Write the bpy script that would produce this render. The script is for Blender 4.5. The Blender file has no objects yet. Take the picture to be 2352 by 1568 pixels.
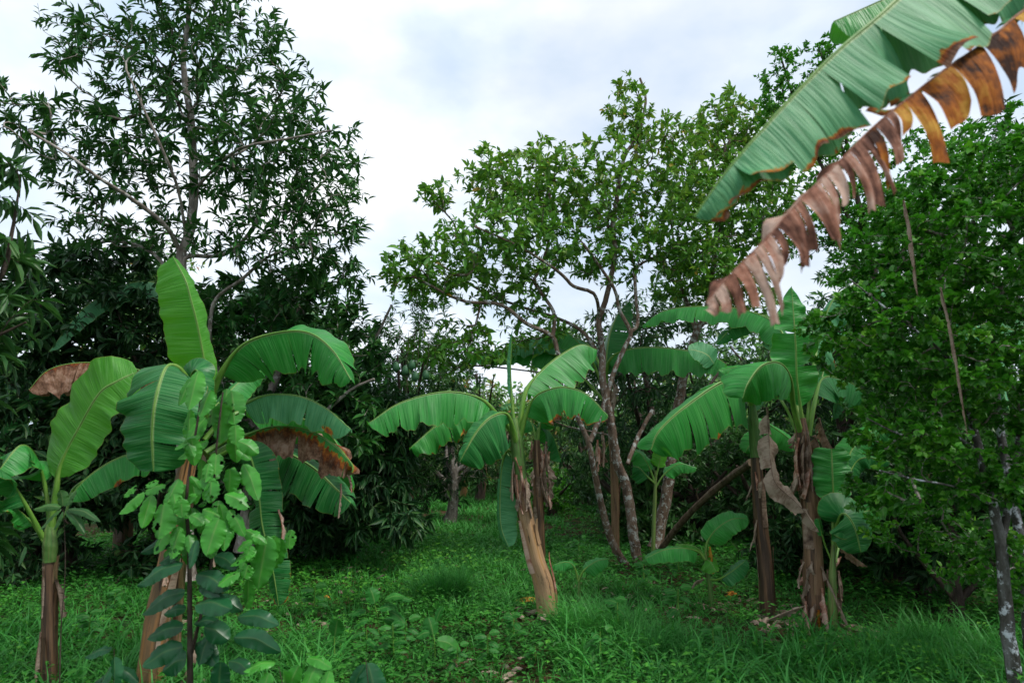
import bpy, math, random
import numpy as np
from mathutils import Vector, Matrix

random.seed(7)
SC = bpy.context.scene
COL = SC.collection
R = math.radians

# ------------------------------------------------------------------ camera
PITCH = R(8.6)
CAMZ = 1.6
F = 1568.0                     # focal length in units of a 2352 px wide picture
cam = bpy.data.cameras.new('camera')
cam.lens = 24; cam.sensor_width = 36; cam.clip_start = 0.05; cam.clip_end = 600
cam.dof.use_dof = True; cam.dof.focus_distance = 7.2; cam.dof.aperture_fstop = 2.2
co = bpy.data.objects.new('camera', cam); COL.objects.link(co)
co.location = (0, 0, CAMZ); co.rotation_euler = (math.pi/2 + PITCH, 0, 0)
SC.camera = co

# ------------------------------------------------------------------ sky, sun, exposure
SUN_EL, SUN_AZ = R(58), R(118)
w = bpy.data.worlds.new('World'); SC.world = w; w.use_nodes = True
T = w.node_tree; T.nodes.clear()
def wn(t, **k):
    n = T.nodes.new(t)
    for a, b in k.items(): setattr(n, a, b)
    return n
out = wn('ShaderNodeOutputWorld'); bg = wn('ShaderNodeBackground'); bg.inputs[1].default_value = 0.075
sky = wn('ShaderNodeTexSky', sky_type='NISHITA', sun_disc=False); sky.sun_elevation = SUN_EL; sky.sun_rotation = SUN_AZ
sky.air_density = 1.0; sky.dust_density = 2.0
tc = wn('ShaderNodeTexCoord'); mp = wn('ShaderNodeMapping'); mp.inputs['Scale'].default_value = (1.0, 1.0, 1.8)
mp.inputs['Location'].default_value = (0.62, 0.3, 0.1)
nz = wn('ShaderNodeTexNoise'); nz.inputs['Scale'].default_value = 1.9; nz.inputs['Detail'].default_value = 7; nz.inputs['Roughness'].default_value = 0.52
rp = wn('ShaderNodeValToRGB'); rp.color_ramp.elements[0].position = 0.40; rp.color_ramp.elements[0].color = (.74, .74, .74, 1)
rp.color_ramp.elements[1].position = 0.55; rp.color_ramp.elements[1].color = (1, 1, 1, 1)
nz2 = wn('ShaderNodeTexNoise'); nz2.inputs['Scale'].default_value = 3.5; nz2.inputs['Detail'].default_value = 5
cr = wn('ShaderNodeValToRGB'); cr.color_ramp.elements[0].position = 0.3; cr.color_ramp.elements[0].color = (4.4, 5.6, 7.0, 1)
cr.color_ramp.elements[1].position = 0.7; cr.color_ramp.elements[1].color = (8.6, 8.75, 9.0, 1)
mx = wn('ShaderNodeMix', data_type='RGBA')
L = T.links.new
L(tc.outputs['Generated'], mp.inputs[0]); L(mp.outputs[0], nz.inputs[0]); L(mp.outputs[0], nz2.inputs[0])
sxz = wn('ShaderNodeSeparateXYZ'); L(tc.outputs['Generated'], sxz.inputs[0])
ma = wn('ShaderNodeMath', operation='MULTIPLY_ADD'); L(sxz.outputs[0], ma.inputs[0]); ma.inputs[1].default_value = -.2; L(nz.outputs[0], ma.inputs[2])
L(ma.outputs[0], rp.inputs[0]); L(nz2.outputs[0], cr.inputs[0])
L(rp.outputs[0], mx.inputs[0]); L(sky.outputs[0], mx.inputs[6]); L(cr.outputs[0], mx.inputs[7])
L(mx.outputs[2], bg.inputs[0]); L(bg.outputs[0], out.inputs[0])
sun = bpy.data.lights.new('sun', 'SUN'); sun.energy = 1.5; sun.angle = R(11); sun.color = (1, .96, .9)
so = bpy.data.objects.new('sun', sun); COL.objects.link(so)
sd = Vector((math.sin(SUN_AZ)*math.cos(SUN_EL), math.cos(SUN_AZ)*math.cos(SUN_EL), math.sin(SUN_EL)))
so.rotation_euler = sd.to_track_quat('Z', 'Y').to_euler()
SC.view_settings.view_transform = 'Standard'; SC.view_settings.look = 'None'
SC.view_settings.exposure = 1.0; SC.view_settings.gamma = 1; SC.view_settings.use_curve_mapping = False
SC.render.engine = 'CYCLES'
SC.cycles.max_bounces = 6; SC.cycles.diffuse_bounces = 3; SC.cycles.glossy_bounces = 2; SC.cycles.transmission_bounces = 4
SC.cycles.use_denoising = True

# ------------------------------------------------------------------ geometry helpers
def gz(x, y):
    return 0.035*np.sin(x*1.3+.5)*np.cos(y*.9) + 0.02*np.sin(x*3.1+y*2.3)
def P(px, py, Y):
    """the point at distance Y (metres ahead of the camera) seen at picture position px, py"""
    x = (px-1176)/F; v = (784-py)/F
    d = np.array([x, math.cos(PITCH)-v*math.sin(PITCH), math.sin(PITCH)+v*math.cos(PITCH)])
    return np.array([0, 0, CAMZ]) + d*(Y/d[1])
def norm(v):
    v = np.asarray(v, float); return v/(np.linalg.norm(v, axis=-1, keepdims=True)+1e-12)
def crom(pts, n):
    p = np.asarray(pts, float)
    if len(p) == 2: return p[0]+(p[1]-p[0])*np.linspace(0, 1, n)[:, None]
    q = np.vstack([2*p[0]-p[1], p, 2*p[-1]-p[-2]])
    o = []
    for i in range(1, len(q)-2):
        t = np.linspace(0, 1, 24, endpoint=False)[:, None]
        a, b, c, d = q[i-1], q[i], q[i+1], q[i+2]
        o.append(.5*((2*b)+(-a+c)*t+(2*a-5*b+4*c-d)*t*t+(-a+3*b-3*c+d)*t**3))
    o = np.vstack(o+[p[-1:]])
    s = np.r_[0, np.cumsum(np.linalg.norm(np.diff(o, axis=0), axis=1))]
    u = np.linspace(0, s[-1], n)
    return np.stack([np.interp(u, s, o[:, k]) for k in range(3)], 1)
def frames(p):
    T_ = norm(np.gradient(p, axis=0)); n = len(p)
    A = np.zeros((n, 3)); a = np.cross(T_[0], [0, 0, 1.]);
    if np.linalg.norm(a) < .1: a = np.cross(T_[0], [0, 1., 0])
    A[0] = norm(a)
    for i in range(1, n):
        v = A[i-1]-T_[i]*np.dot(A[i-1], T_[i]); A[i] = norm(v)
    return T_, A, np.cross(T_, A)
class MB:
    """collects faces for one mesh"""
    def __init__(s): s.V = []; s.T = []; s.Q = []; s.A = []; s.UT = []; s.UQ = []; s.n = 0
    def add(s, V, tris=None, quads=None, att=0.5, uv=None):
        V = np.asarray(V, float).reshape(-1, 3); k = len(V)
        uv = np.zeros((k, 2)) if uv is None else np.asarray(uv, float)
        att = np.broadcast_to(np.asarray(att, float), (k,)) if np.ndim(att) < 2 else att
        s.V.append(V); s.A.append(att)
        if tris is not None and len(tris): t = np.asarray(tris); s.T.append(t+s.n); s.UT.append(uv[t.ravel()])
        if quads is not None and len(quads): q = np.asarray(quads); s.Q.append(q+s.n); s.UQ.append(uv[q.ravel()])
        s.n += k
    def tube(s, p, r, sides=8, cap=False, vscale=1.0, att=.5, wob=None):
        p = np.asarray(p, float); n = len(p); r = np.broadcast_to(np.asarray(r, float), (n,))
        T_, A, B = frames(p)
        a = np.linspace(0, 2*math.pi, sides+1)
        rr = r[:, None]*np.ones(sides+1)
        if wob is not None: rr = rr*wob(np.linspace(0, 1, n)[:, None], a[None, :])
        V = p[:, None]+rr[..., None]*(np.cos(a)[None, :, None]*A[:, None]+np.sin(a)[None, :, None]*B[:, None])
        ln = np.r_[0, np.cumsum(np.linalg.norm(np.diff(p, axis=0), axis=1))]*vscale
        uv = np.stack([np.tile(a/(2*math.pi), (n, 1)), np.tile(ln[:, None], (1, sides+1))], -1).reshape(-1, 2)
        i = np.arange(n-1)[:, None]*(sides+1)+np.arange(sides)[None]
        i = i.ravel(); q = np.stack([i, i+1, i+sides+2, i+sides+1], 1)
        s.add(V.reshape(-1, 3), None, q, att, uv)
        if cap:
            for e in (0, n-1):
                ring = V[e, :-1]; c = np.vstack([ring, p[e]]); m = sides
                f = [[j, (j+1) % m, m] for j in range(m)]
                s.add(c, f if e else [x[::-1] for x in f], None, att, np.tile([.5, ln[e]], (m+1, 1)))
    def grid(s, G, uv, att):
        a, b = G.shape[:2]
        i = (np.arange(a-1)[:, None]*b+np.arange(b-1)[None]).ravel()
        s.add(G.reshape(-1, 3), None, np.stack([i, i+1, i+b+1, i+b], 1), att.reshape(-1), uv.reshape(-1, 2))
    def mesh(s, name, mat, off=(0, 0, 0), smooth=True):
        V = np.vstack(s.V)-np.asarray(off, float)
        Tt = np.vstack(s.T) if s.T else np.zeros((0, 3), int); Q = np.vstack(s.Q) if s.Q else np.zeros((0, 4), int)
        me = bpy.data.meshes.new(name)
        me.vertices.add(len(V)); me.vertices.foreach_set('co', V.astype(np.float32).ravel())
        lv = np.r_[Tt.ravel(), Q.ravel()].astype(np.int32)
        me.loops.add(len(lv)); me.loops.foreach_set('vertex_index', lv)
        nt, nq = len(Tt), len(Q)
        me.polygons.add(nt+nq)
        me.polygons.foreach_set('loop_start', np.r_[np.arange(nt)*3, nt*3+np.arange(nq)*4].astype(np.int32))
        me.polygons.foreach_set('use_smooth', np.full(nt+nq, smooth))
        me.update(calc_edges=True)
        uv = np.vstack([u for u in s.UT]+[u for u in s.UQ]) if (s.UT or s.UQ) else np.zeros((0, 2))
        ul = me.uv_layers.new(name='uv'); ul.data.foreach_set('uv', uv.astype(np.float32).ravel())
        at = me.attributes.new('rnd', 'FLOAT', 'POINT'); at.data.foreach_set('value', np.concatenate([np.asarray(a).ravel() for a in s.A]).astype(np.float32))
        me.materials.append(mat)
        return me
def thing(name, label, cat, loc, group=None):
    o = bpy.data.objects.new(name, None); COL.objects.link(o); o.location = Vector(loc)
    o.empty_display_size = .1
    o['label'] = label; o['category'] = cat
    if group: o['group'] = group
    return o
def put(name, mb, mat, parent=None, smooth=True, kind=None, label=None):
    off = tuple(parent['_w']) if parent is not None and '_w' in parent else ((0, 0, 0) if parent is None else tuple(root_loc(parent)))
    o = bpy.data.objects.new(name, mb.mesh(name, mat, off, smooth)); COL.objects.link(o)
    if parent is not None: o.parent = parent
    if kind: o['kind'] = kind
    if label: o['label'] = label
    return o
def root_loc(o):
    while o.parent is not None: o = o.parent
    return o.location
def link_copy(o, parent=None):
    c = o.copy(); COL.objects.link(c); c.parent = parent
    for ch in o.children: link_copy(ch, c)
    return c

# ------------------------------------------------------------------ materials
class NT:
    def __init__(s, name):
        s.m = bpy.data.materials.new(name); s.m.use_nodes = True; s.t = s.m.node_tree; s.t.nodes.clear()
        s.out = s.n('ShaderNodeOutputMaterial')
    def n(s, t, **k):
        x = s.t.nodes.new(t)
        for a, b in k.items(): setattr(x, a, b)
        return x
    def set(s, sock, v):
        if isinstance(v, bpy.types.NodeSocket): s.t.links.new(v, sock)
        elif isinstance(v, (tuple, list)) and len(v) == 3 and sock.type == 'RGBA': sock.default_value = (*v, 1)
        else: sock.default_value = v
    def math(s, op, a, b=0.0, c=None, clamp=False):
        x = s.n('ShaderNodeMath', operation=op, use_clamp=clamp); s.set(x.inputs[0], a); s.set(x.inputs[1], b)
        if c is not None: s.set(x.inputs[2], c)
        return x.outputs[0]
    def mix(s, f, a, b, bt='MIX'):
        x = s.n('ShaderNodeMix', data_type='RGBA', blend_type=bt); s.set(x.inputs[0], f); s.set(x.inputs[6], a); s.set(x.inputs[7], b); return x.outputs[2]
    def attr(s, nm): return s.n('ShaderNodeAttribute', attribute_name=nm).outputs['Fac']
    def uv(s): return s.n('ShaderNodeUVMap', uv_map='uv').outputs[0]
    def scale(s, v, sc):
        x = s.n('ShaderNodeMapping'); s.set(x.inputs[0], v); x.inputs['Scale'].default_value = sc; return x.outputs[0]
    def noise(s, v, sc, det=3, rough=.5):
        x = s.n('ShaderNodeTexNoise'); s.set(x.inputs['Vector'], v); x.inputs['Scale'].default_value = sc
        x.inputs['Detail'].default_value = det; x.inputs['Roughness'].default_value = rough; return x.outputs[0]
    def ramp(s, f, els):
        x = s.n('ShaderNodeValToRGB'); s.set(x.inputs[0], f); e = x.color_ramp.elements
        while len(e) < len(els): e.new(.5)
        for i, (p, c) in enumerate(els): e[i].position = p; e[i].color = (*c, 1) if len(c) == 3 else c
        return x.outputs[0]
    def obj(s): return s.n('ShaderNodeTexCoord').outputs['Object']
    def bump(s, h, st=.3, d=.01):
        x = s.n('ShaderNodeBump'); x.inputs['Strength'].default_value = st; x.inputs['Distance'].default_value = d; s.set(x.inputs['Height'], h); return x.outputs[0]
    def finish(s, col, rough=.5, spec=.5, bump=None, trans=0, tcol=None):
        p = s.n('ShaderNodeBsdfPrincipled'); s.set(p.inputs['Base Color'], col); s.set(p.inputs['Roughness'], rough)
        s.set(p.inputs['Specular IOR Level'], spec)
        if bump is not None: s.t.links.new(bump, p.inputs['Normal'])
        o = p.outputs[0]
        if tcol is not None:
            t = s.n('ShaderNodeBsdfTranslucent'); s.set(t.inputs[0], tcol)
            mm = s.n('ShaderNodeMixShader'); s.set(mm.inputs[0], trans); s.t.links.new(o, mm.inputs[1]); s.t.links.new(t.outputs[0], mm.inputs[2]); o = mm.outputs[0]
        s.t.links.new(o, s.out.inputs[0])
        return s.m
def banana_mat(name, dark, light, tcol, rough=.36, trans=.32):
    n = NT(name); uv = n.uv(); burn = n.attr('rnd')
    st = n.noise(n.scale(uv, (1.2, 48, 1)), 1.0, 2, .6)
    fine = n.noise(n.scale(uv, (2, 150, 1)), 1.0, 1)
    big = n.noise(n.scale(uv, (2, 11, 1)), 1.0, 4, .6)
    f = n.math('ADD', n.math('MULTIPLY', st, .55), n.math('MULTIPLY', big, .55))
    col = n.mix(n.ramp(f, [(.42, (0, 0, 0)), (.68, (1, 1, 1))]), dark, light)
    col = n.mix(n.math('MULTIPLY', n.ramp(fine, [(.45, (0, 0, 0)), (.62, (1, 1, 1))]), .22), col, (.25, .5, .2))
    sx = n.n('ShaderNodeSeparateXYZ'); n.set(sx.inputs[0], uv)
    d = n.math('ABSOLUTE', n.math('SUBTRACT', sx.outputs[0], .5))
    mr = n.ramp(d, [(.012, (1, 1, 1)), (.028, (0, 0, 0))])
    col = n.mix(mr, col, (.36, .5, .2))
    edge = n.ramp(d, [(.488, (0, 0, 0)), (.499, (1, 1, 1))])
    col = n.mix(n.math('MULTIPLY', edge, .7), col, (.30, .26, .05))
    bn = n.noise(n.scale(uv, (5, 22, 1)), 1.0, 5, .65)
    bn2 = n.noise(n.scale(uv, (60, 40, 1)), 1.0, 3, .7)
    x = n.math('ADD', burn, n.math('ADD', n.math('MULTIPLY', n.math('SUBTRACT', bn, .5), 1.0), n.math('MULTIPLY', n.math('SUBTRACT', bn2, .5), .25)))
    isb = n.ramp(x, [(.44, (0, 0, 0)), (.50, (1, 1, 1))])
    bc = n.ramp(x, [(.46, (.32, .34, .03)), (.53, (.50, .20, .015)), (.62, (.33, .10, .02)), (.72, (.14, .06, .03)), (.84, (.30, .19, .13)), (1, (.40, .27, .21))])
    bc = n.mix(n.math('MULTIPLY', st, .5), bc, (.10, .05, .035), 'MULTIPLY')
    bl = n.noise(n.obj(), 16, 5, .7)
    bc = n.mix(.9, bc, n.ramp(bl, [(.36, (.22, .13, .09)), (.48, (.8, .6, .45)), (.62, (1.35, 1.3, 1.25))]), 'MULTIPLY')
    col = n.mix(isb, col, bc)
    tc_ = n.mix(isb, n.mix(st, tcol, tuple(c*.8 for c in tcol)), n.mix(.5, bc, (.3, .12, .04)))
    tr = n.math('MULTIPLY', n.math('SUBTRACT', 1.0, n.math('MULTIPLY', isb, .6)), trans)
    rg = n.math('ADD', n.math('MULTIPLY', isb, .4), rough)
    return n.finish(col, rg, .35, n.bump(n.math('ADD', st, n.math('MULTIPLY', fine, .5)), .8, .008), tr, tc_)
M = {}
M['b_fresh'] = banana_mat('banana_leaf_fresh', (.045, .27, .015), (.12, .42, .05), (.17, .58, .015), .45, .46)
M['b_mid'] = banana_mat('banana_leaf_green', (.015, .20, .028), (.04, .35, .05), (.09, .42, .03), .40, .32)
M['b_dark'] = banana_mat('banana_leaf_dark', (.008, .12, .025), (.022, .22, .042), (.04, .28, .03), .38, .27)
M['b_pale'] = banana_mat('banana_leaf_pale', (.035, .22, .075), (.10, .36, .15), (.08, .30, .05), .5, .22)
def dry_mat(name, a, b, c):
    n = NT(name); uv = n.uv(); r = n.attr('rnd')
    st = n.noise(n.scale(uv, (2, 60, 1)), 1.0, 3, .6); big = n.noise(n.obj(), 9, 5, .65)
    x = n.math('ADD', n.math('MULTIPLY', big, .9), n.math('MULTIPLY', st, .3))
    x = n.math('ADD', n.math('SUBTRACT', x, .1), n.math('MULTIPLY', n.math('SUBTRACT', n.math('FRACT', n.math('MULTIPLY', r, .999)), .5), .22))
    col = n.ramp(x, [(.36, a), (.5, b), (.64, c)])
    return n.finish(col, .75, .2, n.bump(n.math('ADD', st, big), .6, .012), .18, n.mix(.5, col, (.4, .16, .08)))
M['dry'] = dry_mat('dry_leaf', (.06, .04, .03), (.23, .155, .11), (.40, .31, .24))
M['dry_pink'] = dry_mat('dry_leaf_pinkish', (.09, .035, .024), (.38, .17, .11), (.62, .43, .34))
M['dry_orange'] = dry_mat('rotting_orange_leaf', (.04, .014, .008), (.42, .12, .012), (.62, .33, .05))
def stem_mat(name, a, b, c, d):
    n = NT(name); uv = n.uv(); r = n.attr('rnd')
    lo = n.noise(n.scale(uv, (9, 1.1, 1)), 1.0, 5, .6); fi = n.noise(n.scale(uv, (60, 4, 1)), 1.0, 3, .6); bl = n.noise(n.scale(uv, (9, 2.2, 1)), 1.0, 6, .75)
    col = n.ramp(n.math('ADD', n.math('MULTIPLY', lo, .8), n.math('MULTIPLY', r, .2)), [(.38, a), (.48, b), (.57, c), (.68, d)])
    col = n.mix(n.ramp(bl, [(.54, (0, 0, 0)), (.64, (1, 1, 1))]), col, (.045, .03, .022))
    col = n.mix(n.math('MULTIPLY', fi, .5), col, (.09, .05, .03), 'MULTIPLY') if False else n.mix(n.ramp(fi, [(.5, (0, 0, 0)), (.75, (.6, .6, .6))]), col, (.12, .075, .045))
    return n.finish(col, .5, .4, n.bump(n.math('ADD', lo, fi), .5, .01))
M['stem_orange'] = stem_mat('pseudostem_orange', (.16, .10, .05), (.36, .17, .06), (.42, .23, .11), (.22, .24, .03))
M['stem_brown'] = stem_mat('pseudostem_brown', (.05, .03, .02), (.17, .09, .045), (.27, .16, .09), (.12, .12, .03))
M['stem_green'] = stem_mat('pseudostem_green', (.06, .16, .03), (.10, .22, .045), (.16, .25, .06), (.16, .14, .04))
M['stem_pale'] = stem_mat('pseudostem_tan', (.30, .19, .10), (.42, .26, .14), (.40, .22, .08), (.25, .24, .04))
def petiole_mat():
    n = NT('petiole_green'); uv = n.uv(); r = n.attr('rnd')
    a = n.noise(n.scale(uv, (3, 2, 1)), 1.0, 4, .6)
    col = n.ramp(a, [(.3, (.06, .18, .02)), (.5, (.13, .28, .04)), (.7, (.22, .32, .07))])
    return n.finish(col, .4, .4, n.bump(a, .2, .004))
M['petiole'] = petiole_mat()
def leaf_mat(name, cols, tcol, rough=.42, trans=.3, spec=.5, back=None, vein=.3):
    n = NT(name); r = n.attr('rnd'); g = n.n('ShaderNodeNewGeometry').outputs['Backfacing']
    k = len(cols); col = n.ramp(r, [(i/(k-1) if k > 1 else 0, c) for i, c in enumerate(cols)])
    uv = n.uv(); sx = n.n('ShaderNodeSeparateXYZ'); n.set(sx.inputs[0], uv)
    mid = n.ramp(n.math('ABSOLUTE', sx.outputs[0]), [(.0, (1, 1, 1)), (.16, (0, 0, 0))])
    nv = n.noise(n.obj(), 14, 3)
    col = n.mix(n.math('MULTIPLY', mid, vein), col, (.30, .40, .14))
    col = n.mix(.55, col, n.ramp(nv, [(.3, (.55, .55, .55)), (.7, (1.3, 1.3, 1.2))]), 'MULTIPLY')
    if back: col = n.mix(n.math('MULTIPLY', g, .6), col, back)
    return n.finish(col, rough, spec, None, trans, n.mix(.7, n.mix(r, tcol, tuple(c*.6 for c in tcol)), n.mix(.3, tcol, col)))
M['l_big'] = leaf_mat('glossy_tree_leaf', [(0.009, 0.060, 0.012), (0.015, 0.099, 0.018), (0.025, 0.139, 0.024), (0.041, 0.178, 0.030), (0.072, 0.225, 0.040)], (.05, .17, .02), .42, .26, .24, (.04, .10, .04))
M['l_guava'] = leaf_mat('guava_leaf', [(0.058, 0.238, 0.017), (0.086, 0.311, 0.023), (0.136, 0.384, 0.028), (0.251, 0.403, 0.019), (0.387, 0.238, 0.023)], (.14, .34, .02), .45, .34, .4, (.09, .19, .06))
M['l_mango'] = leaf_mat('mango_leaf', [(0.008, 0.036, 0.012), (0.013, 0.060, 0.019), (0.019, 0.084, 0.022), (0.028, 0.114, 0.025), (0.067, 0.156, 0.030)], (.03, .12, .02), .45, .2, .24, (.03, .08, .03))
M['l_bush'] = leaf_mat('small_bush_leaf', [(0.020, 0.112, 0.008), (0.031, 0.181, 0.010), (0.056, 0.256, 0.013), (0.091, 0.346, 0.016), (0.184, 0.451, 0.022)], (.07, .32, .015), .45, .3, .4)
M['l_far'] = leaf_mat('far_tree_leaf', [(0.068, 0.195, 0.048), (0.095, 0.260, 0.060), (0.135, 0.312, 0.072), (0.230, 0.325, 0.084), (0.513, 0.182, 0.084)], (.12, .28, .03), .5, .25, .3)
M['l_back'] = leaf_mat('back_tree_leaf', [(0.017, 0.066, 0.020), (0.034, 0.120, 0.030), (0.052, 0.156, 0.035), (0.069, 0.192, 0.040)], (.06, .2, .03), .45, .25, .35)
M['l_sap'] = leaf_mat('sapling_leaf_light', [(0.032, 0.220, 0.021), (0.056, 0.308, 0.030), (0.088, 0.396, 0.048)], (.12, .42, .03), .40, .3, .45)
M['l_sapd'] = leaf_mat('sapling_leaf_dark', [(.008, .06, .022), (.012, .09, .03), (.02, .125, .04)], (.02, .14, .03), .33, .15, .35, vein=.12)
M['l_weed'] = leaf_mat('broad_weed_leaf', [(.02, .13, .02), (.03, .19, .03), (.06, .26, .04)], (.08, .34, .03), .5, .3, .22)
M['l_herb'] = leaf_mat('ground_herb_leaf', [(0.013, 0.092, 0.011), (0.021, 0.147, 0.017), (0.037, 0.216, 0.023), (0.063, 0.302, 0.031), (0.117, 0.357, 0.025)], (.07, .34, .03), .55, .3, .22)
M['l_grass'] = leaf_mat('grass_blade', [(0.020, 0.158, 0.023), (0.030, 0.228, 0.035), (0.054, 0.316, 0.050), (0.093, 0.375, 0.075)], (.09, .42, .05), .5, .32, .25)
def bark_mat(name, a, b, c, lich, amt=.55, sc=1.0):
    n = NT(name); o = n.obj()
    x = n.noise(n.scale(o, (9*sc, 9*sc, 3*sc)), 1.5, 6, .65); y = n.noise(o, 13*sc, 4, .7)
    col = n.ramp(x, [(.35, a), (.5, b), (.66, c)])
    col = n.mix(n.ramp(y, [(amt, (0, 0, 0)), (amt+.07, (1, 1, 1))]), col, lich)
    return n.finish(col, .7, .25, n.bump(n.math('ADD', x, y), .7, .02))
M['bark_guava'] = bark_mat('guava_bark', (.06, .042, .03), (.14, .09, .06), (.23, .18, .14), (.36, .37, .34), .53)
M['bark_grey'] = bark_mat('grey_bark', (.10, .08, .065), (.22, .19, .16), (.34, .31, .27), (.46, .45, .42), .56)
M['bark_dark'] = bark_mat('dark_bark', (.02, .014, .01), (.05, .035, .025), (.09, .065, .05), (.14, .14, .12), .66)
M['bark_white'] = bark_mat('lichen_white_bark', (.03, .028, .022), (.08, .075, .065), (.18, .18, .175), (.55, .58, .62), .54)
def soil_mat():
    n = NT('soil'); o = n.obj()
    x = n.noise(o, 2.2, 8, .65); y = n.noise(o, 30, 6, .7); z = n.noise(o, 1.1, 4, .6)
    col = n.ramp(y, [(.35, (.028, .017, .010)), (.5, (.07, .036, .02)), (.68, (.13, .062, .035))])
    col = n.mix(n.ramp(x, [(.42, (0, 0, 0)), (.56, (1, 1, 1))]), col, n.ramp(y, [(.3, (.008, .03, .008)), (.7, (.03, .09, .02))]))
    return n.finish(col, .95, .1, n.bump(n.math('ADD', y, x), .8, .03))
M['soil'] = soil_mat()
def plain(name, col, rough=.5, spec=.4):
    n = NT(name); x = n.noise(n.obj(), 20, 4, .6)
    return n.finish(n.mix(.5, col, n.ramp(x, [(.3, (.5, .5, .5)), (.7, (1.4, 1.4, 1.4))]), 'MULTIPLY'), rough, spec)
M['fruit'] = plain('green_mango_skin', (.03, .10, .04), .5, .3)
M['log'] = bark_mat('pole_bark', (.05, .035, .022), (.13, .085, .055), (.20, .15, .10), (.22, .22, .18), .64)
# ------------------------------------------------------------------ banana parts
def pts(Y, lst):
    return [P(a[0], a[1], Y+(a[2] if len(a) > 2 else 0)) for a in lst]
def blade(mb, mid, pf, W, n0, n1, fold, curl, tears, gap, tj, grav, ripple, burn, rng, fullness, M_=7, rows=46, jag=.0, split=None, tipw=2.2, base_r=.12, sidew=(1, 1), cup=0.0, lenv=.12):
    N_ = len(mid); T_ = norm(np.gradient(mid, axis=0))
    n0 = np.array(n0, float); n1 = n0 if n1 is None else np.array(n1, float)
    ts = np.linspace(0, 1, N_)
    nn = n0[None]*(1-ts[:, None])+n1[None]*ts[:, None]
    Nn = norm(nn-T_*np.sum(nn*T_, 1, keepdims=True)); S = np.cross(T_, Nn)
    seg_len = np.linalg.norm(np.diff(mid, axis=0), axis=1); arc = np.r_[0, np.cumsum(seg_len)]; Lt = arc[-1]
    mS = S[N_//2]
    plus_near = mS[1] < 0 if abs(mS[1]) > .3 else mS[0] < 0
    parts = []
    for side in (1, -1):
        near = (side == 1) == bool(plus_near); k = 0 if near else 1
        nt_ = tears[k]; given = nt_ if isinstance(nt_, list) else None; nt_ = len(nt_) if given else nt_
        cuts = given if given else list(.06+.91*(np.arange(nt_)+rng.uniform(.15, .85, nt_))/nt_) if nt_ else []
        cuts = [0]+list(cuts)+[1.0]
        ph = rng.uniform(0, 6.28); ph2 = rng.uniform(0, 6.28)
        for a, b in zip(cuts[:-1], cuts[1:]):
            m = max(3, int(round((b-a)*rows))+1)
            s = np.linspace(a, b, m); c = (a+b)/2; jit = rng.normal(0, 1)*tj if nt_ else 0
            lenj = 1+rng.uniform(-lenv, lenv*.8) if nt_ > 3 else 1; cj = cup*rng.uniform(-1, 1)
            r = np.linspace(0, 1, M_)
            ss = s[:, None]+0*r[None]
            g = gap*(.4+.6*rng.random()) if nt_ else 0
            lo_edge = a == 0; hi_edge = b == 1
            cc = c
            ss = cc+(ss-cc)*(1-g*r[None]**.9)
            ss = np.clip(ss, 0, 1)
            x = pf+(1-pf)*ss                      # position on the whole midrib
            prof = np.sqrt(np.clip(1-(1-np.clip(ss/base_r, 0, 1))**2, 0, 1))*(1-np.clip((ss-.4)/.6, 0, 1)**tipw)**fullness
            hw = W*sidew[k]*prof*lenj*(1+.03*np.sin(ss*37+ph)+jag*np.sin(ss*90+ph2)*np.sin(ss*53+ph))
            fi = np.interp(x, ts, np.arange(N_))
            def samp(A): return np.stack([np.interp(fi, np.arange(N_), A[:, q]) for q in range(3)], -1)
            Pm, Tm, Nm, Sm = samp(mid), norm(samp(T_)), norm(samp(Nn)), norm(samp(S))
            ang = R(fold[k])+R(jit)*r[None]+R(curl[k])*r[None]+0*ss
            ang = ang + ripple*(.16*np.sin(ss*17+ph)+.12*np.sin(ss*31+ph2)+.08*np.sin(ss*67+ph))*r[None]**1.5
            D = np.cos(ang)[..., None]*Sm*side-np.sin(ang)[..., None]*Nm+.22*Tm*(ss[..., None]+.3)
            gg = grav[k]*r[None]*(1+.25*jit/ (abs(tj)+1e-6) if nt_ else 1)
            gg = np.clip(gg+0*ss, 0, .97)[..., None]
            D = norm(D*(1-gg)+np.array([0, 0, -1.])*gg)
            st = (hw/(M_-1))[..., None]*D
            pos = np.cumsum(np.concatenate([0*st[:, :1], st[:, 1:]], 1), 1)
            pos = pos+Pm
            rip = ripple*.012*np.sin(ss*41*Lt+ph+r[None]*2)*r[None]+ripple*.022*np.sin(ss*19*Lt+ph2)*r[None]**2
            pos = pos+rip[..., None]*Nm*W*4
            if cup:
                q_ = (2*(s-c)/(b-a))[:, None]; sl = np.sin(r[None]*rng.uniform(4, 9)+ph)
                pos = pos+((cj*W*.5*(q_**2)+cup*W*.10*sl*(1+q_*.7))*np.clip(r[None]*2, 0, 1))[..., None]*norm(Nm+[0, -.8, 0])
            uv = np.stack([.5+.5*side*r[None]+0*ss, x*Lt], -1)
            bb = burn(ss, 1 if near else -1, r[None]+0*ss)+0*ss
            if side == -1: pos = pos[:, ::-1]; uv = uv[:, ::-1]; bb = bb[:, ::-1]
            if split is not None: split.append((pos, uv, bb*0+rng.random()))
            else: mb.grid(pos, uv, bb)
    return Nn
def edge_burn(e=0.0, patches=(), tip=0.0, base=.0, side=None, pw=3):
    def f(s, sd, r):
        b = base+0*s
        if side is None or side == sd: b = b+e*r**pw
        b = b+tip*np.clip((s-.8)/.2, 0, 1)**2
        for (ps, psd, pr, rad, amt) in patches:
            if psd == sd or psd == 0: b = b+amt*np.exp(-((s-ps)/rad)**2-((r-pr)/(rad*3))**2)
        return b
    return f
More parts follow.
